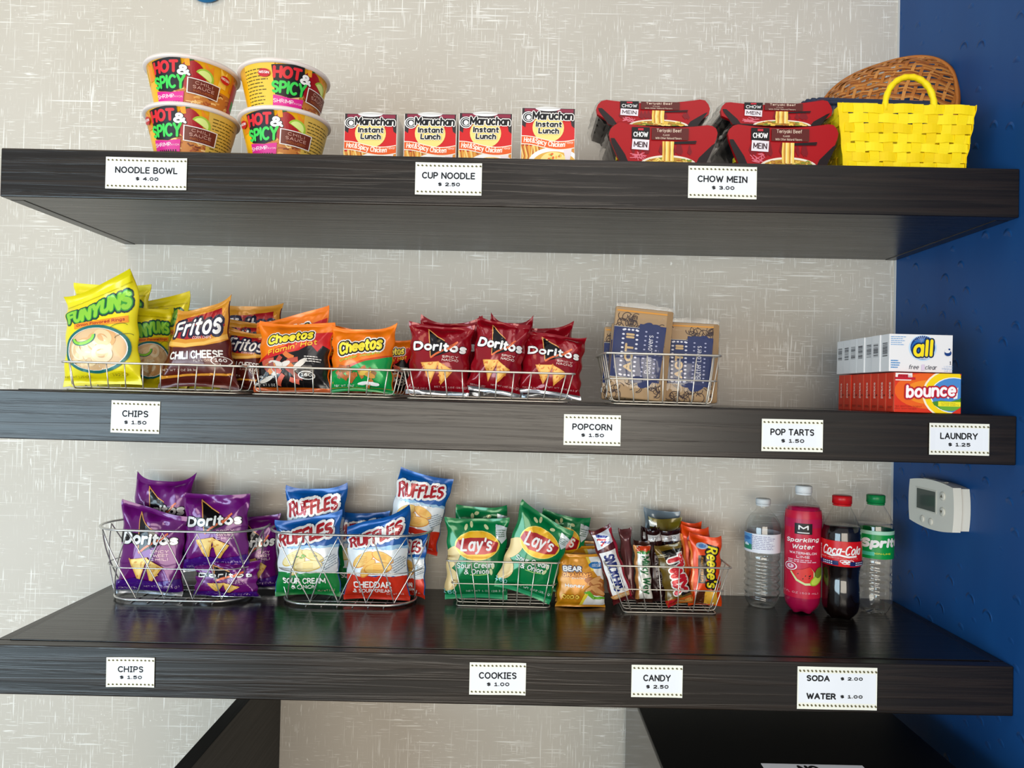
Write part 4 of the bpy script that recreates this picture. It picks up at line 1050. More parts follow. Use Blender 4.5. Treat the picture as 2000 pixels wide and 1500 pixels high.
# ------------------------------------------------------------------ wire baskets
def wire_tray(label, xa, xb, y0, y1, zb, h, flare, nx, ny, rails=0, r=.0013, mat=WIRE, ba=None, bb=None, group='low wire trays', yflare=.02, tilt=0.0):
    """xa, xb: rim ends; ba, bb: base ends; y0, y1: base front and back"""
    ba = xa + flare if ba is None else ba; bb = xb - flare if bb is None else bb
    cx_ = (xa + xb) / 2
    t = thing('wire_tray', label, 'basket', mw=Matrix.Translation(Vector((cx_, (y0 + y1) / 2, zb + .0004))) @ Matrix.Rotation(tilt, 4, 'Y'), group=group)
    hy = (y1 - y0) / 2; A, B, a, b = xa - cx_, xb - cx_, ba - cx_, bb - cx_
    def ring(k, rad, name):
        x0, x1, yy = a + (A - a) * k, b + (B - b) * k, hy + yflare * k; z = r + (h - 2 * r) * k; c = .008
        P = []
        for cx2, cy2, a0 in ((x1 - c, -yy + c, -PI / 2), (x1 - c, yy - c, 0), (x0 + c, yy - c, PI / 2), (x0 + c, -yy + c, PI)):
            for i in range(4): P.append((cx2 + c * math.cos(a0 + PI / 6 * i), cy2 + c * math.sin(a0 + PI / 6 * i), z))
        MB().tube(P, rad, mat, 8, True).build(name, t)
    ring(1, r * 1.45, 'rim')
    for i in range(rails): ring((i + 1) / (rails + 1), r, 'side_rail')
    ring(0, r, 'base_rail')
    def soft(P):
        out_ = [P[0]]
        for i in range(1, len(P) - 1):
            p0, p1, p2 = Vector(P[i - 1]), Vector(P[i]), Vector(P[i + 1]); d = .006
            q0, q2 = p1 + (p0 - p1).normalized() * d, p1 + (p2 - p1).normalized() * d
            out_ += [q0, (q0 + q2) / 4 + p1 / 2, q2]
        return out_ + [P[-1]]
    ir = r * .9
    for i in range(nx):
        k = (i + .5) / nx; xt, xb_ = A + (B - A) * k, a + (b - a) * k
        P = [(xt, -hy - yflare + ir, h), (xb_, -hy + ir, ir * 3), (xb_, hy - ir, ir * 3), (xt, hy + yflare - ir, h)]
        MB().tube(soft(P), r * .85, mat, 6).build('cross_wire', t)
    for i in range(ny):
        k = (i + .5) / ny; yt, yb_ = -hy - yflare + 2 * (hy + yflare) * k, -hy + 2 * hy * k
        P = [(A + ir, yt, h), (a + ir, yb_, ir * 5), (b - ir, yb_, ir * 5), (B - ir, yt, h)]
        MB().tube(soft(P), r * .85, mat, 6).build('long_wire', t)
    return t
def oval_basket(label, pxl, pxr, ybase, zb, wt, dt, wb, db, h, cx_, cy_):
    t = thing('oval_wire_basket', label, 'basket', (cx_, cy_, zb), 0, 'oval wire baskets')
    def stad(k, s):
        w2, d2 = (wb + (wt - wb) * k) / 2, (db + (dt - db) * k) / 2
        st = w2 - d2; per = 4 * st + 2 * PI * d2; q = (s % 1.0) * per
        if q < 2 * st: return (-st + q, -d2)
        q -= 2 * st
        if q < PI * d2: return (st + d2 * math.sin(q / d2), -d2 * math.cos(q / d2))
        q -= PI * d2
        if q < 2 * st: return (st - q, d2)
        q -= 2 * st
        return (-st - d2 * math.sin(q / d2), d2 * math.cos(q / d2))
    def pt(k, s): x, y = stad(k, s); return (x, y, .006 + (h - .009) * k)
    MB().tube([pt(1, i / 80) for i in range(80)], .0032, WIRE2, 8, True, .8).build('rim', t)
    MB().tube([pt(.46, i / 80) for i in range(80)], .0013, WIRE2, 6, True).build('middle_ring', t)
    MB().tube([pt(0, i / 80) for i in range(80)], .0026, WIRE2, 8, True).build('base_ring', t)
    N = 12
    for ph in (0, 1):
        P = []
        for i in range(N):
            top = (i + ph) % 2 == 0
            s0 = (i + .15) / N; s1 = (i + 1.15) / N
            for j in range(10):
                f = j / 10; k = (1 - f) if top else f
                x, y, z = pt(.03 + .94 * k, s0 + (s1 - s0) * f); P.append((x * .992, y * .985, z))
        MB().tube(P, .0014, WIRE2, 6, True).build('zigzag_wire', t)
    st = (wb - db) / 2
    for i in range(6):
        x = -st + 2 * st * i / 5
        MB().tube([(x, -db / 2 - .001, .0012), (x, db / 2 + .001, .0012)], .0012, WIRE2, 6).build('base_wire', t)
    for yy in (-db / 4, db / 4):
        MB().tube([(-wb / 2 + db / 8, yy, .0036), (wb / 2 - db / 8, yy, .0036)], .0012, WIRE2, 6).build('base_wire', t)
    return t
# ------------------------------------------------------------------ middle shelf: trays of chips
def z2p(px, y): return z2(xs(px, Z2, y))
def tray2(label, r0, r1, b0, b1, y0, y1, h, nx, ny, rails=0, **k):
    zb = z2p((r0 + r1) / 2, y0)
    return wire_tray(label, xs(r0, zb + h, y0 - .02), xs(r1, zb + h, y0 - .02), y0, y1, zb, h, 0, nx, ny, rails, ba=xs(b0, zb, y0), bb=xs(b1, zb, y0), tilt=TILT, **k)
tray2('low wire tray holding the yellow and brown chip bags', 117, 474, 127, 464, -.378, -.19, .050, 10, 5)
tray2('low wire tray holding the orange cheese puff bags', 481, 776, 491, 766, -.378, -.19, .050, 8, 5)
tray2('low wire tray holding the red tortilla chip bags', 783, 1123, 795, 1108, -.378, -.19, .052, 10, 5)
tray2('taller wire tray holding the kraft popcorn packets', 1182, 1410, 1196, 1393, -.378, -.275, .090, 7, 5, 1)
def B2(px, y): return z2p(px, y) + .0042
onion('yellow onion ring bag in front, its top seal folded over', px=202, y=-.335, zb=B2(200, -.33), w=.144, h=.182, T=.025, lean=.03, curl=.8, vb=.78, skew=.40, roll=.05, taper=.02, seed=3, wr=.8)
onion('yellow onion ring bag standing straight behind the folded one', px=214, y=-.268, zb=B2(213, -.27), w=.146, h=.196, T=.020, lean=.03, seed=4, wr=.7, ear=.003)
onion('yellow onion ring bag turned edge on beside the straight one', px=286, y=-.285, zb=B2(286, -.285), w=.10, h=.150, T=.012, lean=.03, yaw=1.0, seed=5)
onion('yellow onion ring bag with a raised corner behind the one turned edge on', px=300, y=-.212, zb=B2(300, -.21), w=.136, h=.176, T=.016, lean=.02, skew=.18, seed=6, wr=.8)
onion('shorter yellow onion ring bag mostly hidden behind the brown corn chip bag', px=382, y=-.205, zb=B2(382, -.2), w=.095, h=.155, T=.014, lean=.02, skew=-.1, seed=7)
corn('brown chili cheese bag in front with its whole label showing', px=388, y=-.335, zb=B2(388, -.33), w=.146, h=.144, T=.026, lean=.08, skew=.20, taper=.32, seed=8, ear=.014)
corn('brown chili cheese bag standing tallest at the back of its tray', px=489, y=-.205, zb=B2(489, -.2), w=.118, h=.168, T=.014, lean=.05, skew=.05, seed=9)
corn('brown chili cheese bag of middle height, between two others like it', px=470, y=-.252, zb=B2(470, -.25), w=.105, h=.132, T=.014, lean=.16, roll=-.06, seed=10)
corn('lowest brown chili cheese bag tucked beside the front one', px=466, y=-.298, zb=B2(466, -.3), w=.085, h=.108, T=.014, lean=.2, roll=-.12, seed=11)
puff('orange and black cheese puff bag in front with its label showing', px=572, y=-.333, zb=B2(572, -.33), w=.140, h=.128, T=.027, lean=.18, seed=12, ear=.004)
puff('orange and black cheese puff bag rising behind the front one', px=568, y=-.264, zb=B2(568, -.26), w=.140, h=.146, T=.016, lean=.03, skew=.26, seed=13, ear=.004)
puff('orange and black cheese puff bag low at the back, only its top edge showing', px=664, y=-.215, zb=B2(664, -.21), w=.105, h=.130, T=.014, lean=.02, skew=-.2, seed=14)
puff('orange and green cheese puff bag with a raised corner', hot=False, px=706, y=-.333, zb=B2(706, -.33), w=.120, h=.114, T=.027, lean=.12, skew=.06, seed=15, ear=.012)
puff('orange and black cheese puff bag squeezed next to the red tortilla chip bags', px=768, y=-.235, zb=B2(768, -.23), w=.085, h=.105, T=.014, lean=.05, seed=16)
tort('red tortilla chip bag in front beside the cheese puffs', px=855, y=-.333, zb=B2(855, -.33), w=.118, h=.126, T=.027, lean=.10, roll=-.04, seed=17, ear=.005)
tort('red tortilla chip bag behind the one beside the cheese puffs', px=880, y=-.262, zb=B2(880, -.26), w=.118, h=.134, T=.018, lean=.03, seed=18, ear=.016)
tort('red tortilla chip bag in the middle, leaning sideways', px=962, y=-.337, zb=B2(962, -.33), w=.098, h=.130, T=.024, lean=.06, roll=-.15, seed=19, ear=.005)
tort('red tortilla chip bag behind the sideways one, a corner sticking up', px=990, y=-.265, zb=B2(990, -.26), w=.085, h=.132, T=.016, lean=.02, roll=-.05, seed=20, ear=.02)
tort('lowest red tortilla chip bag in front, near the popcorn packets', px=1072, y=-.333, zb=B2(1062, -.33), w=.118, h=.112, T=.025, lean=.18, roll=-.10, seed=21, ear=.005)
tort('red tortilla chip bag behind the lowest one, near the popcorn packets', px=1068, y=-.262, zb=B2(1068, -.26), w=.098, h=.132, T=.018, lean=.03, skew=.12, seed=22, ear=.01)

# popcorn packets in clear film
KR, KR2, NV = M('#a38562', .6), M('#8a6c4a', .6), M('#1b2958', .45)
def packet(label, px, y, w, h, roll, seed, lean=.04):
    zb = B2(px, y); rr = random.Random(seed)
    R = Matrix.Rotation(-roll, 4, 'Y') @ Matrix.Rotation(-lean, 4, 'X')
    lift = abs(math.sin(roll)) * w / 2 + .0015
    t = thing('popcorn_packet', label, 'popcorn', mw=Matrix.Translation(Vector((xs(px, zb + h / 2, y) , y, zb + lift))) @ R, group='popcorn packets in the wire tray')
    m = MB(); m.box((-w / 2, -.0055, 0), (w / 2, .0055, h), KR, .003)
    p = Print(w, h)
    LN = M('#3a2c2c', .6)
    for i in range(26):
        u, v = rr.uniform(-.9, .85), rr.choice([rr.uniform(.03, .2), rr.uniform(.75, .9), rr.uniform(.2, .8)])
        if -.75 < u < .45 and .22 < v < .74: continue
        r = rr.uniform(.10, .2)
        for k in range(3):
            a = 2 * PI * k / 3 + rr.random(); p.ring(u + .5 * r * math.cos(a), v + .3 * r * math.sin(a), r, r * .6, .012, LN, a, 12, False, 0, 4.2)
    p.lay += 1
    p.rect(0, .955, .95, .018, M('#c98a3c', .6)); p.rect(.92, .5, .12, .97, KR2)
    for u, v in ((-.1, .73), (.1, .77), (.35, .77), (-.05, .24), (.25, .2)): p.ell(u, v, .3, .12, NV, rr.random())
    p.rect(-.42, .50, .66, .56, M('#c9c2b4')); p.rect(-.42, .50, .63, .55, NV); p.rect(.30, .51, .46, .62, NV, -.04)
    for k in range(11):
        for u in (-.66, -.18): p.ell(u, .255 + k * .049, .05, .022, M('#d8d6e0'), 0, 8, False)
        for u in (.10, .50): p.ell(u - .02 + k * .004, .255 + k * .049, .04, .018, M('#a8a8c4'), 0, 8, False)
    for k in range(4): [p.ell(-.62 + k * .135, v, .05, .022, M('#d8d6e0'), 0, 8, False) for v in (.25, .75)]
    p.lay += 1
    tp = Print(h, w, None, False)      # rotated lettering: drawn along the height, then turned
    p.apply(m, flat((0, -.0057, 0), (1, 0, 0), (0, 0, 1), (0, -1, 0)), .0002, .00008)
    tp.text('ACT II', .0, .0, .42, .15, M('#c9a878', .5), .05); tp.apply(m, flat((-.42 * w / 2, -.0057, h / 2), (0, 0, 1), (-1, 0, 0), (0, -1, 0)), .0004 + p.lay * .00008)
    tp = Print(h, w, None, False); tp.text('Butter Lovers', .0, .0, .42, .10, M('#e6e2e8', .5), .0); tp.apply(m, flat((.28 * w / 2, -.0057, h / 2), (0, 0, 1), (-1, 0, 0), (0, -1, 0)), .0004 + p.lay * .00008)
    m.build('paper_pouch', t)
    P = []
    for k in np.linspace(0, 1, 22):
        th_ = .0085 * math.sin(PI * min(max((k - .02) / .93, 0), 1)) ** .5 + .0006
        row = []
        for i in range(40):
            a = 2 * PI * i / 40; cx_ = math.copysign(abs(math.cos(a)) ** .35, math.cos(a)); sy_ = math.copysign(abs(math.sin(a)) ** .6, math.sin(a))
            row.append((cx_ * (w / 2 + .0022 + .0012 * math.sin(k * 31 + seed)), sy_ * (th_ + .0007 * math.sin(i * 1.9 + k * 40 + seed)), -.001 + k * (h + .011) + .0012 * math.sin(i * .7 + seed) * (k > .95)))
        P.append(row)
    MB().grid(np.array(P), FILM, True).build('clear_wrapper', t)
packet('kraft popcorn packet in front, taller of the two with full labels', 1243, -.355, .103, .163, -.085, 1)
packet('kraft popcorn packet in front, shorter one near the laundry boxes', 1345, -.337, .100, .144, -.03, 2)
packet('kraft popcorn packet just behind the taller front one', 1236, -.333, .094, .137, -.06, 3)
packet('kraft popcorn packet at the back of its tray behind two others', 1222, -.311, .088, .135, -.03, 4)
packet('kraft popcorn packet hidden behind the shorter front one', 1352, -.315, .090, .125, .0, 5)

# ------------------------------------------------------------------ laundry boxes
def laundry(i, kind):
    soft = kind == 'sheets'
    d = .0262
    if soft:
        y = -.388 + i * (d + .0004); pxl = None
        xl = xs(1746, Z2, -.388); W = xs(1875, Z2, -.388) - xl; x0 = xl; zb = z2(x0 + W) + .0006; H = .0690
        lab = ['red orange dryer sheet box at the front of its row'] + ['red orange dryer sheet box, %s behind the front one' % q for q in ('first', 'second', 'third', 'fourth', 'fifth', 'sixth', 'seventh, last of the row,')]
    else:
        d = .0285; y = -.379 + i * (d + .0004)
        xl = xs(1734, Z2, -.379); W = xs(1858, Z2, -.379) - xl; x0 = xl; zb = z2(xs(1875, Z2, -.388)) + .0716; H = .066
        lab = ['white detergent box at the front, on top of the red boxes'] + ['white detergent box on the red boxes, %s behind the front one' % q for q in ('first', 'second', 'third', 'fourth', 'fifth', 'sixth and last')]
    rr = random.Random(i + 10 * soft)
    x0 += rr.uniform(-.0012, .0012)
    m = MB()
    base = M('#d8341c', .4) if soft else M('#e6e4e4', .45)
    m.box((0, 0, 0), (W, d, H), base, .0007)
    s = Print(d, H)      # the narrow side facing left
    if soft:
        s.rect(.9, .5, .1, .96, M('#e86a4a', .4)); s2 = Print(H, d, None, False); s2.text('bounce', .1, 0, .42, .30, M('#f0c8bc', .4), .02); s2.apply(m, flat((-.0003, d / 2, H / 2), (0, 0, 1), (0, -1, 0), (-1, 0, 0)), .0003)
        s.ell(.55, .42, .2, .05, M('#7a1a10')); s.lines(0, .12, .6, .07, 2, M('#8c2414'), .5, i)
    else:
        for k in range(11): s.rect(.05, .42 + k * .034, .58, rr.choice((.008, .014, .02, .022)), M('#2c2c30', .5), up=False)
        s.rect(.95, .5, .08, .98, M('#f4f4f4', .4), up=False)
    s.apply(m, flat((-.0003, d / 2, 0), (0, -1, 0), (0, 0, 1), (-1, 0, 0)), .0002)
    if i == 0:
        p = Print(W, H)
        if soft:
            p.ell(.0, .55, 1.0, .9, M('#e8601c', .4)); p.ell(.05, .52, .75, .6, M('#f08a24', .4))
            p.ell(.74, .48, .90, 1.26, M('#f6ead0', .4)); p.ell(.75, .48, .85, 1.19, M('#f4cf10', .4)); p.ell(.78, .46, .70, .90, M('#eef2f4', .4)); p.ell(.79, .46, .68, .86, M('#4a86c8', .4))
            p.poly([(.14, .28), (.4, .32), (.7, .30), (.95, .36), (1.0, .40), (1.0, .12), (.75, .06), (.4, .10), (.2, .2)], M('#4a8a2a', .4)); p.poly([(.3, .2), (.7, .22), (1.0, .3), (1.0, .12), (.75, .06), (.45, .08)], M('#6aa83a', .4))
            p.poly([(.78, .36), (.82, .6), (.92, .66), (.9, .38)], WH); p.poly([(.58, .40), (.62, .36), (.7, .44), (.66, .48)], WH)
            p.rect(.66, .235, .34, .12, M('#f0e02a', .4)); p.text('OUTDOOR FRESH', .62, .255, .22, .03, M('#7a6a10')); p.text('DRYER SHEETS', .68, .21, .26, .03, M('#7a6a10'))
            p.poly([(1.0, 0), (1.0, .16), (.72, 0)], base); p.poly([(1.0, 1.0), (.96, 1), (1.0, .95)], base)
            p.poly([(-.99, .99), (-.48, .99), (-.48, .84), (-.53, .80), (-.99, .80)], M('#efe6e2', .4)); p.rect(-.73, .855, .34, .06, M('#c01c2c', .4)); p.rect(-.76, .91, .15, .09, M('#c01c2c', .4)); p.text('FRESH', -.72, .91, .2, .05, M('#8c1424'), .02)
            p.text('bounce', .09, .56, .76, .33, M('#f8f4f4', .35), .03, .06, .08, [(.10, M('#a8182c', .35)), (.055, M('#c8283c', .35))])
            p.text('LIMITED EDITION SCENT', -.68, .15, .5, .035, M('#7a1c10')); p.text('FABRIC SOFTENER', -.74, .09, .4, .03, M('#7a1c10'))
        else:
            LB, DB = M('#5a9ad0', .4), M('#163c7c', .4)
            p.ell(.05, .64, .44, .68, M('#b8d4ec', .4)); p.ell(.05, .65, .39, .63, DB); p.ell(.05, .62, .36, .55, M('#1d62ac', .4)); p.ell(.05, .42, .25, .14, M('#cfd0e2', .4))
            for k in range(9):
                a = .5 + k * .28; p.poly([(.0, .78), (.0 + .26 * math.cos(a), .78 + .2 * math.sin(a)), (.03 + .26 * math.cos(a + .06), .78 + .2 * math.sin(a + .06))], M('#e8f0f8', .4), up=False)
            p.lay += 1
            p.text('all', .06, .635, .31, .46, M('#f6dc1e', .35), .07, .05, .1, [(.07, M('#12284c', .35))])
            p.lines(-.72, .82, .24, .26, 5, LB, .3, 2); p.lines(-.80, .20, .15, .24, 4, M('#3a8ac8'), .45, 3)
            p.text('free', -.22, .13, .155, .12, M('#1c2434', .4), .0, 0, .2); p.text('clear', .32, .13, .18, .12, M('#1c2434', .4), .0, 0, .2); p.rect(.06, .12, .05, .16, M('#d8c8dc'))
            p.ell(.84, .52, .11, .16, DB); p.ell(.82, .57, .09, .10, M('#e6e4e4', .45)); p.ell(.88, .62, .03, .05, DB)
            p.text('1', .92, .26, .025, .09, M('#1c2434'), .02); p.text('LOAD', .86, .16, .14, .035, LB); p.text('Medium', .84, .10, .18, .04, LB); p.text('14 FL', .87, .04, .14, .035, LB)
        p.apply(m, flat((W / 2, -.0002, 0), (1, 0, 0), (0, 0, 1), (0, -1, 0)), .0002, .00008)
    o = m.build('dryer_sheet_box' if soft else 'detergent_box', None, Matrix.Translation(Vector((x0, y, zb))) @ Matrix.Rotation(TILT if soft else TILT, 4, 'Y'))
    tag(o, lab[i], 'laundry box', 'row of dryer sheet boxes' if soft else 'row of white detergent boxes')
for i in range(8): laundry(i, 'sheets')
for i in range(7): laundry(i, 'soap')

# ------------------------------------------------------------------ bottom shelf: oval baskets
cxE = xs(365, Z3 + .1, -.09); cxF = xs(689, Z3 + .1, -.09)
oval_basket('oval wire basket holding the purple chip bags', 0, 0, 0, Z3, .348, .150, .285, .118, .155, cxE, -.094)
oval_basket('oval wire basket holding the blue ridged chip bags', 0, 0, 0, Z3, .340, .150, .278, .118, .155, cxF, -.096)
zE = Z3 + .0065
tort('purple tortilla chip bag in front at the basket end, label behind the wires', True, px=293, y=-.122, zb=zE, w=.142, h=.176, T=.022, lean=.05, skew=-.22, roll=-.02, seed=31, ear=.004)
tort('purple tortilla chip bag in front sitting on another bag', True, px=425, y=-.120, zb=Z3 + .056, w=.142, h=.158, T=.020, lean=.07, skew=-.05, roll=.06, seed=32, ear=.003)
tort('purple tortilla chip bag low in the basket under another bag', True, px=442, y=-.126, zb=zE, w=.140, h=.070, T=.014, lean=.02, seed=33)
tort('purple tortilla chip bag at the back with a gaping silver top', True, px=318, y=-.062, zb=Z3 + .050, w=.130, h=.178, T=.020, lean=-.02, curl=-.3, seed=34, ear=.022)
tort('purple tortilla chip bag turned away at the end near the blue bags', True, px=497, y=-.075, zb=zE, w=.10, h=.158, T=.016, lean=.03, yaw=.35, seed=35)
ridge('blue topped chip bag in front with a green bottom and its whole label showing', px=603, y=-.122, zb=zE + .004, w=.140, h=.160, T=.023, lean=.03, skew=.16, roll=.02, seed=36, ear=.008)
ridge('blue topped chip bag standing high behind the green bottomed one', px=616, y=-.068, zb=Z3 + .052, w=.134, h=.172, T=.020, lean=.01, skew=.06, seed=37, ear=.012)
ridge('blue topped chip bag in front with an orange red bottom and folded top', True, px=737, y=-.122, zb=zE, w=.138, h=.172, T=.023, lean=.02, curl=.55, vb=.78, skew=.46, seed=38)
ridge('blue topped chip bag standing highest, tilted over the basket rim', True, px=800, y=-.064, zb=Z3 + .088, w=.122, h=.166, T=.021, lean=.0, roll=-.21, seed=39, ear=.004)
ridge('dark blue chip bag low at the back between the taller ones', px=705, y=-.058, zb=zE, w=.12, h=.168, T=.016, lean=.02, seed=40)
ridge('blue topped chip bag turned sideways behind the orange red bottomed one', True, px=800, y=-.086, zb=zE, w=.085, h=.13, T=.014, lean=.02, yaw=-.5, seed=41)

# green chips
zb = Z3; y0 = -.128
wire_tray('wire tray holding the green chip bags', xs(872, zb + .1, y0 - .02), xs(1094, zb + .1, y0 - .02), y0, -.04, zb, .100, 0, 7, 4, 1, ba=xs(891, zb, y0), bb=xs(1074, zb, y0), group='taller wire trays')
lays('green chip bag in front, upright beside the tilted one', px=931, y=-.100, zb=zE, w=.136, h=.168, T=.020, lean=.02, roll=.01, seed=42, ear=.005)
lays('green chip bag in front, tilted far over', px=1020, y=-.122, zb=zE, w=.124, h=.168, T=.019, lean=.02, roll=-.30, skew=-.24, seed=43, ear=.006, dx=.0)
lays('green chip bag at the back, only its top strip showing', px=938, y=-.052, zb=zE, w=.114, h=.186, T=.014, lean=.0, seed=44)
lays('green chip bag behind the tilted one, next to the gold cookie bags', px=1078, y=-.066, zb=zE, w=.11, h=.166, T=.014, lean=.02, roll=-.18, seed=45)
cookie('gold honey cookie bag in front, whole label showing', px=1134, y=-.118, zb=Z3, w=.104, h=.108, T=.015, lean=.10, seed=46, ear=.003)
cookie('gold honey cookie bag second, behind the front one', px=1131, y=-.078, zb=Z3, w=.102, h=.117, T=.014, lean=.08, seed=47, ear=.003)
cookie('gold honey cookie bag last of the three, by the wallpaper', px=1128, y=-.042, zb=Z3, w=.102, h=.121, T=.012, lean=.03, seed=48, ear=.003)

# ------------------------------------------------------------------ candy tray
y0 = -.148
wire_tray('wire tray holding the candy bars', xs(1184, zb + .1, y0 - .02), xs(1430, zb + .1, y0 - .02), y0, -.05, zb, .102, 0, 6, 5, 1, ba=xs(1218, zb, y0), bb=xs(1399, zb, y0), group='taller wire trays')
def along(p, t, u, v, w, h, mat, **k):
    """lettering that runs down the length of an upright bar"""
    q = Print(p.h, p.w, p.edge, False); q.text(t, 0, 0, w, h, mat, **k)
    c = p.P(u, v)
    for vv, f, m, l in q.it: p.it.append((np.stack([vv[:, 1] + c[0], -vv[:, 0] + c[1]], 1), f, m, p.lay + l))
    p.lay += q.lay
def pr_peanut(p, rr):
    p.rect(0, .40, .8, .60, WH); p.poly([(-.9, .94), (.9, .96), (.8, .80), (-.8, .74)], foil('#e4e8ee')); p.line([(-.6, .93), (.4, .88), (-.3, .84), (.5, .8)], .12, foil('#1c3a9c')); p.line([(-.6, .88), (.2, .85), (-.4, .79)], .1, foil('#c81c2c'))
    along(p, 'SNICKERS', .0, .41, .50, .52, foil('#1a2a72', .3), bold=.06, sh=.1)
    p.ell(.1, .10, 1.1, .07, foil('#d89a5a')); p.ell(.1, .10, .8, .045, foil('#f0cc9a'))
    p.rect(.9, .5, .12, .9, foil('#a81c34'))
def pr_milky(p, rr):
    p.rect(.1, .5, .78, .86, foil('#e9e6dc')); p.ell(.3, .88, 1.2, .1, foil('#d8441c')); p.ell(.3, .83, 1.0, .06, foil('#3c8a3a')); p.rect(-.82, .5, .16, .86, foil('#c98a4a'))
    along(p, 'Milky Way', .2, .46, .62, .62, foil('#1d6a34', .3), bold=.035, sh=.15)
def pr_dark(p, rr):
    p.rect(.1, .90, .9, .08, foil('#d8d4d2'), 0); p.text('220', .1, .905, .4, .03, BK, .02); along(p, "HERSHEY'S", .15, .45, .5, .38, foil('#8c7c78', .3), bold=.02)
def pr_twix(p, rr):
    p.poly([(-.6, .92), (.98, .92), (.98, .16), (.2, .16)], foil('#15110c', .2)); p.ell(.2, .07, 1.4, .12, foil('#c9621c')); p.ell(.5, .06, .7, .07, foil('#e8b05a')); p.poly([(-.98, .0), (-.3, .0), (-.1, .12), (-.98, .1)], foil('#c8182c'))
    along(p, 'TWIX', .28, .52, .66, .62, foil('#d01828', .25), bold=.05, sh=-.1, out=[(.07, foil('#f2ece6', .25))])
    p.lines(-.55, .85, .4, .05, 2, foil('#d8d0b0'), .4)
def pr_pb(p, rr):
    YB = foil('#f6e21a', .25)
    along(p, "Reese's", .38, .56, .60, .36, YB, bold=.04, sh=.15, out=[(.13, foil('#1c1008', .25))])
    p.rect(-.28, .53, .24, .40, foil('#1c0f0a')); along(p, 'PEANUT BUTTER CUPS', -.28, .53, .36, .08, foil('#e8a03a'), bold=.0)
    p.ell(-.25, .86, .4, .09, foil('#b8c8e0')); p.ell(-.25, .86, .25, .055, foil('#5a8ac8')); p.rect(-.25, .12, .42, .22, foil('#4a2212')); [p.rect(-.25, .03 + k * .02, .42, .006, foil('#6c3a22'), up=False) for k in range(10)]; p.lay += 1; p.rect(.30, .12, .36, .20, foil('#f0b43a')); p.line([(-.97, .9), (-.8, .5), (-.9, .1)], .06, foil('#ff8a3a'))
def bar(label, body, printer, **k): return bag('candy_bar', label, 'candy bar', 'candy bars in the wire tray', body=body, printer=printer, nu=22, nv=44, seal=.04, **k)
DK, OG = foil('#2a1010', .18), foil('#ee4a0c', .25)
bar('white and blue peanut candy bar leaning at the tray end', foil('#5a1a1c', .2), pr_peanut, px=1236, y=-.122, zb=zE, w=.046, h=.158, T=.010, lean=.02, roll=.33, seed=60, dx=-.02)
bar('brown wrapped bar standing behind the white and blue one', foil('#6a3a3c', .18), None, px=1232, y=-.088, zb=zE, w=.026, h=.150, T=.007, lean=.02, roll=.10, seed=61)
bar('white and green milk chocolate bar beside the dark bars', foil('#3a1c12', .22), pr_milky, px=1259, y=-.104, zb=zE, w=.036, h=.128, T=.009, lean=.02, roll=.06, seed=62)
bar('dark brown chocolate bar next to the white and green one', DK, pr_dark, px=1272, y=-.078, zb=zE, w=.034, h=.152, T=.007, lean=.02, roll=.05, seed=63)
bar('dark brown chocolate bar in the middle of three alike', DK, pr_dark, px=1290, y=-.098, zb=zE, w=.034, h=.150, T=.007, lean=.02, roll=.12, seed=64)
bar('dark brown chocolate bar with grey lines, beside the orange packs', DK, lambda p, r: (pr_dark(p, r), [p.rect(.5, .8 - .04 * k, .7, .018, foil('#9a9aa4'), up=False) for k in range(4)]), px=1312, y=-.088, zb=zE, w=.052, h=.148, T=.007, lean=.02, roll=.05, seed=65)
bar('olive gold wrapped bar rising behind the dark bars', foil('#6a5c12', .2), lambda p, r: p.rect(-.85, .93, .3, .06, foil('#e4e2da')), px=1297, y=-.060, zb=zE, w=.072, h=.170, T=.006, lean=.0, seed=66)
bar('silver grey wrapped bar at the very back, highest of the candy', foil('#6c7a84', .22), None, px=1290, y=-.040, zb=zE, w=.078, h=.184, T=.005, lean=.0, skew=-.1, seed=67)
bar('gold and black bar with big red letters leaning in front', foil('#6a5216', .2), pr_twix, px=1328, y=-.128, zb=zE, w=.056, h=.124, T=.011, lean=.03, roll=.22, seed=68)
bar('orange peanut butter cup pack in front', OG, pr_pb, px=1377, y=-.112, zb=zE, w=.070, h=.143, T=.010, lean=.04, roll=-.0, seed=69, skew=-.1)
bar('orange peanut butter cup pack in the middle of the three', OG, pr_pb, px=1360, y=-.086, zb=zE, w=.062, h=.155, T=.008, lean=.02, roll=.02, seed=70, skew=-.1)
bar('orange peanut butter cup pack at the back of the three', OG, pr_pb, px=1350, y=-.062, zb=zE, w=.054, h=.162, T=.007, lean=.02, roll=.02, seed=71, skew=-.1)

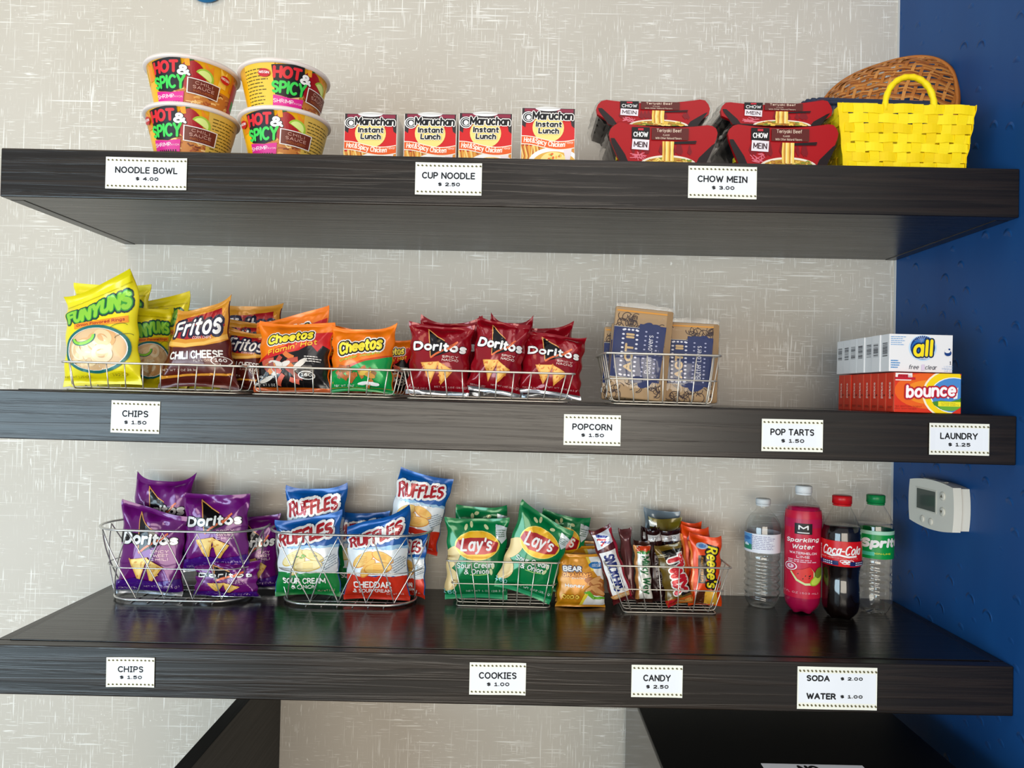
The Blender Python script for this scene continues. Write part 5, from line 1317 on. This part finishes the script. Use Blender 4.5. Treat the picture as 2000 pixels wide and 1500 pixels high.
# ------------------------------------------------------------------ bottles
def wrap_fn(rad):
    def fn(uv, off):
        r = np.interp(uv[:, 1], [q[1] for q in rad], [q[0] for q in rad]) + off; a = uv[:, 0] / rad[0][0]
        return np.stack([r * np.sin(a), -r * np.cos(a), uv[:, 1]], 1)
    return fn
def bottle(label, px, y, H, prof, liq, fill, cap, cap_r, cap_h, lab, printer, rot, feet=5, ripple=None, liq_mat=None, shell=PET):
    """prof: (radius, height) outline; lab: (z0, z1, colour) of the label"""
    t = thing('drink_bottle', label, 'bottle', mw=Matrix.Translation(Vector((xs(px, Z3 + H / 2, y), y, Z3))) @ Matrix.Rotation(rot, 4, 'Z'), group='drink bottles on the bottom shelf')
    zz = np.array([q[1] for q in prof]); rr_ = np.array([q[0] for q in prof])
    zs_ = np.concatenate([np.linspace(.0012, zz[-1], 110)])
    def rad(z):
        # smooth outline
        return np.interp(z, zz, rr_)
    k = np.array([1, 2, 3, 4, 3, 2, 1.]); k /= k.sum()
    R = rad(zs_); Rs = np.convolve(np.pad(R, 3, 'edge'), k, 'valid'); Rs[:3] = R[:3]
    def shape(r, z, a):
        q = r
        if feet and z < .022: q = r * (1 - .16 * (1 - z / .022) * (.5 + .5 * math.cos(feet * a)))
        if ripple and ripple[0] < z < ripple[1]: q = r + ripple[2] * math.sin((z - ripple[0]) * ripple[3] + .8 * math.sin(a * 2)) * math.sin(PI * (z - ripple[0]) / (ripple[1] - ripple[0])) ** .3
        zf = z
        if feet and z < .012: zf = z + .004 * (1 - z / .012) * (.5 + .5 * math.cos(feet * a))
        return q, zf
    MB().lathe([(.004, .006), (rr_[0] * .45, .004)] + [(float(a), float(b)) for a, b in zip(Rs, zs_)], shell, 60, shape, False).build('bottle_wall', t)
    if liq:
        pr = [(max(float(a) - .0008, .001), float(b) + .0006) for a, b in zip(Rs, zs_) if b < fill]
        MB().lathe([(.002, .0066), (rr_[0] * .44, .0046)] + pr + [(.001, pr[-1][1] + .0002)], liq, 60, shape, True).build('drink', t)
    MB().lathe([(cap_r, H - cap_h), (cap_r, H - .0016), (cap_r - .0015, H), (.001, H)], cap, 72, lambda r, z, a: (r * (1 + .025 * math.cos(36 * a)) if r > cap_r * .97 else r, z)).build('cap', t)
    MB().lathe([(cap_r * .97, H - cap_h - .0045), (cap_r * .97, H - cap_h - .001)], cap, 40).build('cap_ring', t)
    if lab:
        z0, z1, colm = lab
        r0 = [(float(np.interp(z, zs_, Rs)) + .0005, z - z0) for z in np.linspace(z0, z1, 24)]
        m = MB(); m.lathe([(r, z + z0) for r, z in r0], colm, 72, None, False)
        p = Print(2 * PI * r0[0][0] * .5, z1 - z0, .005); printer(p, random.Random(int(px)))
        f0 = wrap_fn(r0)
        def fn(uv, off):
            q = f0(uv, off); q[:, 2] += z0; return q
        p.apply(m, fn, .0003, .00012)
        m.build('label', t)
    return t
WATER = thin_film('water', .03, (.95, .97, .98), 1.5, 1.9); COLA = M('#0c0504', .08, 0, .6); PINK = M('#a81244', .1, 0, .5)
def pr_water(p, rr):
    p.rect(-.62, .68, .26, .60, M('#5a9ad0', .35)); p.rect(-.62, .28, .26, .30, M('#2f8a6a', .35)); p.poly([(-.74, .42), (-.62, .5), (-.5, .40), (-.5, .34), (-.74, .34)], M('#d8ecf4')); p.ell(-.62, .72, .2, .2, M('#3a72b0', .35))
    p.lines(.05, .55, .45, .74, 8, M('#9a96b4'), .35, 3)
bottle('clear water bottle with a pale label and white cap', 1489, -.075, .232, [(.027, .002), (.034, .010), (.0365, .03), (.0352, .10), (.0372, .118), (.0372, .168), (.035, .182), (.026, .197), (.0145, .207), (.0130, .212), (.0130, .222)], WATER, .196, M('#d4d8da', .4), .0152, .011, (.120, .160, M('#e4e6ee', .4)), pr_water, -.36, 0, (.015, .112, .0019, 430))
def pr_spark(p, rr):
    p.rect(0, .86, .95, .10, M('#b81a4c', .3)); p.rect(.02, .80, .30, .125, BK); p.text('M', .02, .815, .17, .055, WH, .06); p.rect(.02, .755, .2, .010, WH)
    p.text('Sparkling', .0, .665, .60, .062, WH, .02, .05, .25); p.text('Water', .02, .595, .38, .055, WH, .02, .03, .25)
    p.text('WATERMELON', .02, .52, .48, .028, M('#f4d8e0'), .03); p.text('LIME', .02, .478, .22, .028, M('#f4d8e0'), .03); p.lines(.04, .43, .56, .04, 2, M('#e8b8c8'), .5)
    p.ell(-.42, .36, .25, .095, WH); p.ell(-.42, .36, .21, .08, M('#c01c48', .3)); p.ell(-.42, .36, .14, .052, M('#e8c4d0')); p.poly([(-.42, .385), (-.38, .355), (-.46, .355)], M('#c01c48', .3))
    p.poly([(-.42, .30), (-.2, .20), (.1, .155), (.44, .16), (.42, .30), (.28, .36), (.02, .33)], M('#cfe0a0', .35)); p.poly([(-.38, .31), (-.16, .22), (.1, .18), (.38, .185), (.38, .31), (.26, .37), (.02, .34)], M('#d8302c', .35))
    for i in range(7): p.ell(rr.uniform(-.15, .3), rr.uniform(.22, .31), .03, .012, BK, 1, 6, False)
    p.lay += 1
    p.ell(.52, .22, .30, .10, M('#9ab82c', .35), .6); p.ell(.52, .22, .25, .08, M('#c4d850', .35), .6); p.ell(.6, .30, .2, .1, M('#6a7a24', .35), 1.0)
    p.text('17 FL OZ (503 mL)', -.1, .065, .66, .022, M('#f0b8c8')); p.rect(-.9, .5, .06, .9, M('#8c1434', .3)); p.rect(.9, .5, .06, .9, M('#8c1434', .3))
bottle('tall pink sparkling water bottle with a white cap', 1568, -.110, .266, [(.026, .002), (.034, .012), (.0368, .03), (.0362, .06), (.0368, .2), (.0358, .214), (.030, .228), (.0165, .243), (.0145, .247), (.0145, .258)], PINK, .225, M('#dfe2e4', .4), .0165, .0145, (.036, .216, M('#c4163a', .3)), pr_spark, -.40, 5)
def pr_cola(p, rr):
    p.text('Coca-Cola', .02, .64, .66, .40, WH, .03, .03, .3, warp=lambda a, e: (a, e * (1.0 - .5 * min(abs(a + .5), abs(a - .08), .3))))
    p.line([(-.5, .46), (-.3, .41), (-.1, .46), (.2, .40), (.5, .43)], .03, WH)
    p.text('ORIGINAL TASTE', .12, .335, .42, .04, M('#f0b8b4')); p.text('SINCE 1886', -.5, .33, .26, .05, M('#f0d0cc'))
    for i in range(3): p.ring(.05 + i * .12, .22, .10, .12, .010, WH)
    for i in range(2): p.ring(.11 + i * .12, .165, .10, .12, .010, WH)
    for u in (-.45, .62):
        p.rect(u, .13, .36, .17, M('#16245c', .35))
        for i in range(10): p.ell(u - .15 + (i % 5) * .075, .09 + .08 * (i // 5), .03, .045, WH, 0, 5, False)
        p.lay += 1
    q = Print(p.h, p.w, p.edge, False); q.text('RECYCLE ME', 0, 0, .62, .035, M('#f0d0cc'), .02); c = p.P(-.74, .5)
    for vv, f, m, l in q.it: p.it.append((np.stack([-vv[:, 1] + c[0], vv[:, 0] + c[1]], 1), f, m, p.lay))
bottle('dark cola bottle with a red label and red cap', 1643, -.146, .252, [(.026, .002), (.033, .010), (.0365, .03), (.0362, .06), (.0345, .085), (.0365, .105), (.0385, .118), (.0385, .166), (.0375, .180), (.031, .200), (.0185, .226), (.0140, .233), (.0140, .242)], COLA, .190, M('#c0141c', .3), .0185, .0165, (.112, .163, M('#d0121a', .3)), pr_cola, -.42, 5)
def pr_lime(p, rr):
    p.rect(0, .93, 2.2, .13, M('#a8d8c0', .3)); p.text('Sprite', .16, .55, .80, .42, WH, .05, .04, .22); p.text('LEMON-LIME', .02, .20, .42, .06, M('#e8e83a', .3), .03); p.rect(-.45, .18, .3, .13, M('#4ac0a0', .3)); p.rect(.86, .4, .04, .4, M('#d8ecd8'))
bottle('clear lemon lime soda bottle with a green label and green cap', 1709, -.108, .250, [(.025, .002), (.031, .010), (.0345, .028), (.0335, .06), (.0325, .085), (.0345, .105), (.0355, .125), (.0355, .180), (.0345, .190), (.028, .206), (.0165, .226), (.0140, .232), (.0140, .241)], WATER, .190, M('#0e7a40', .3), .0178, .0165, (.120, .178, M('#0c9444', .3)), pr_lime, -.26, 5, (.04, .112, .0016, 380))
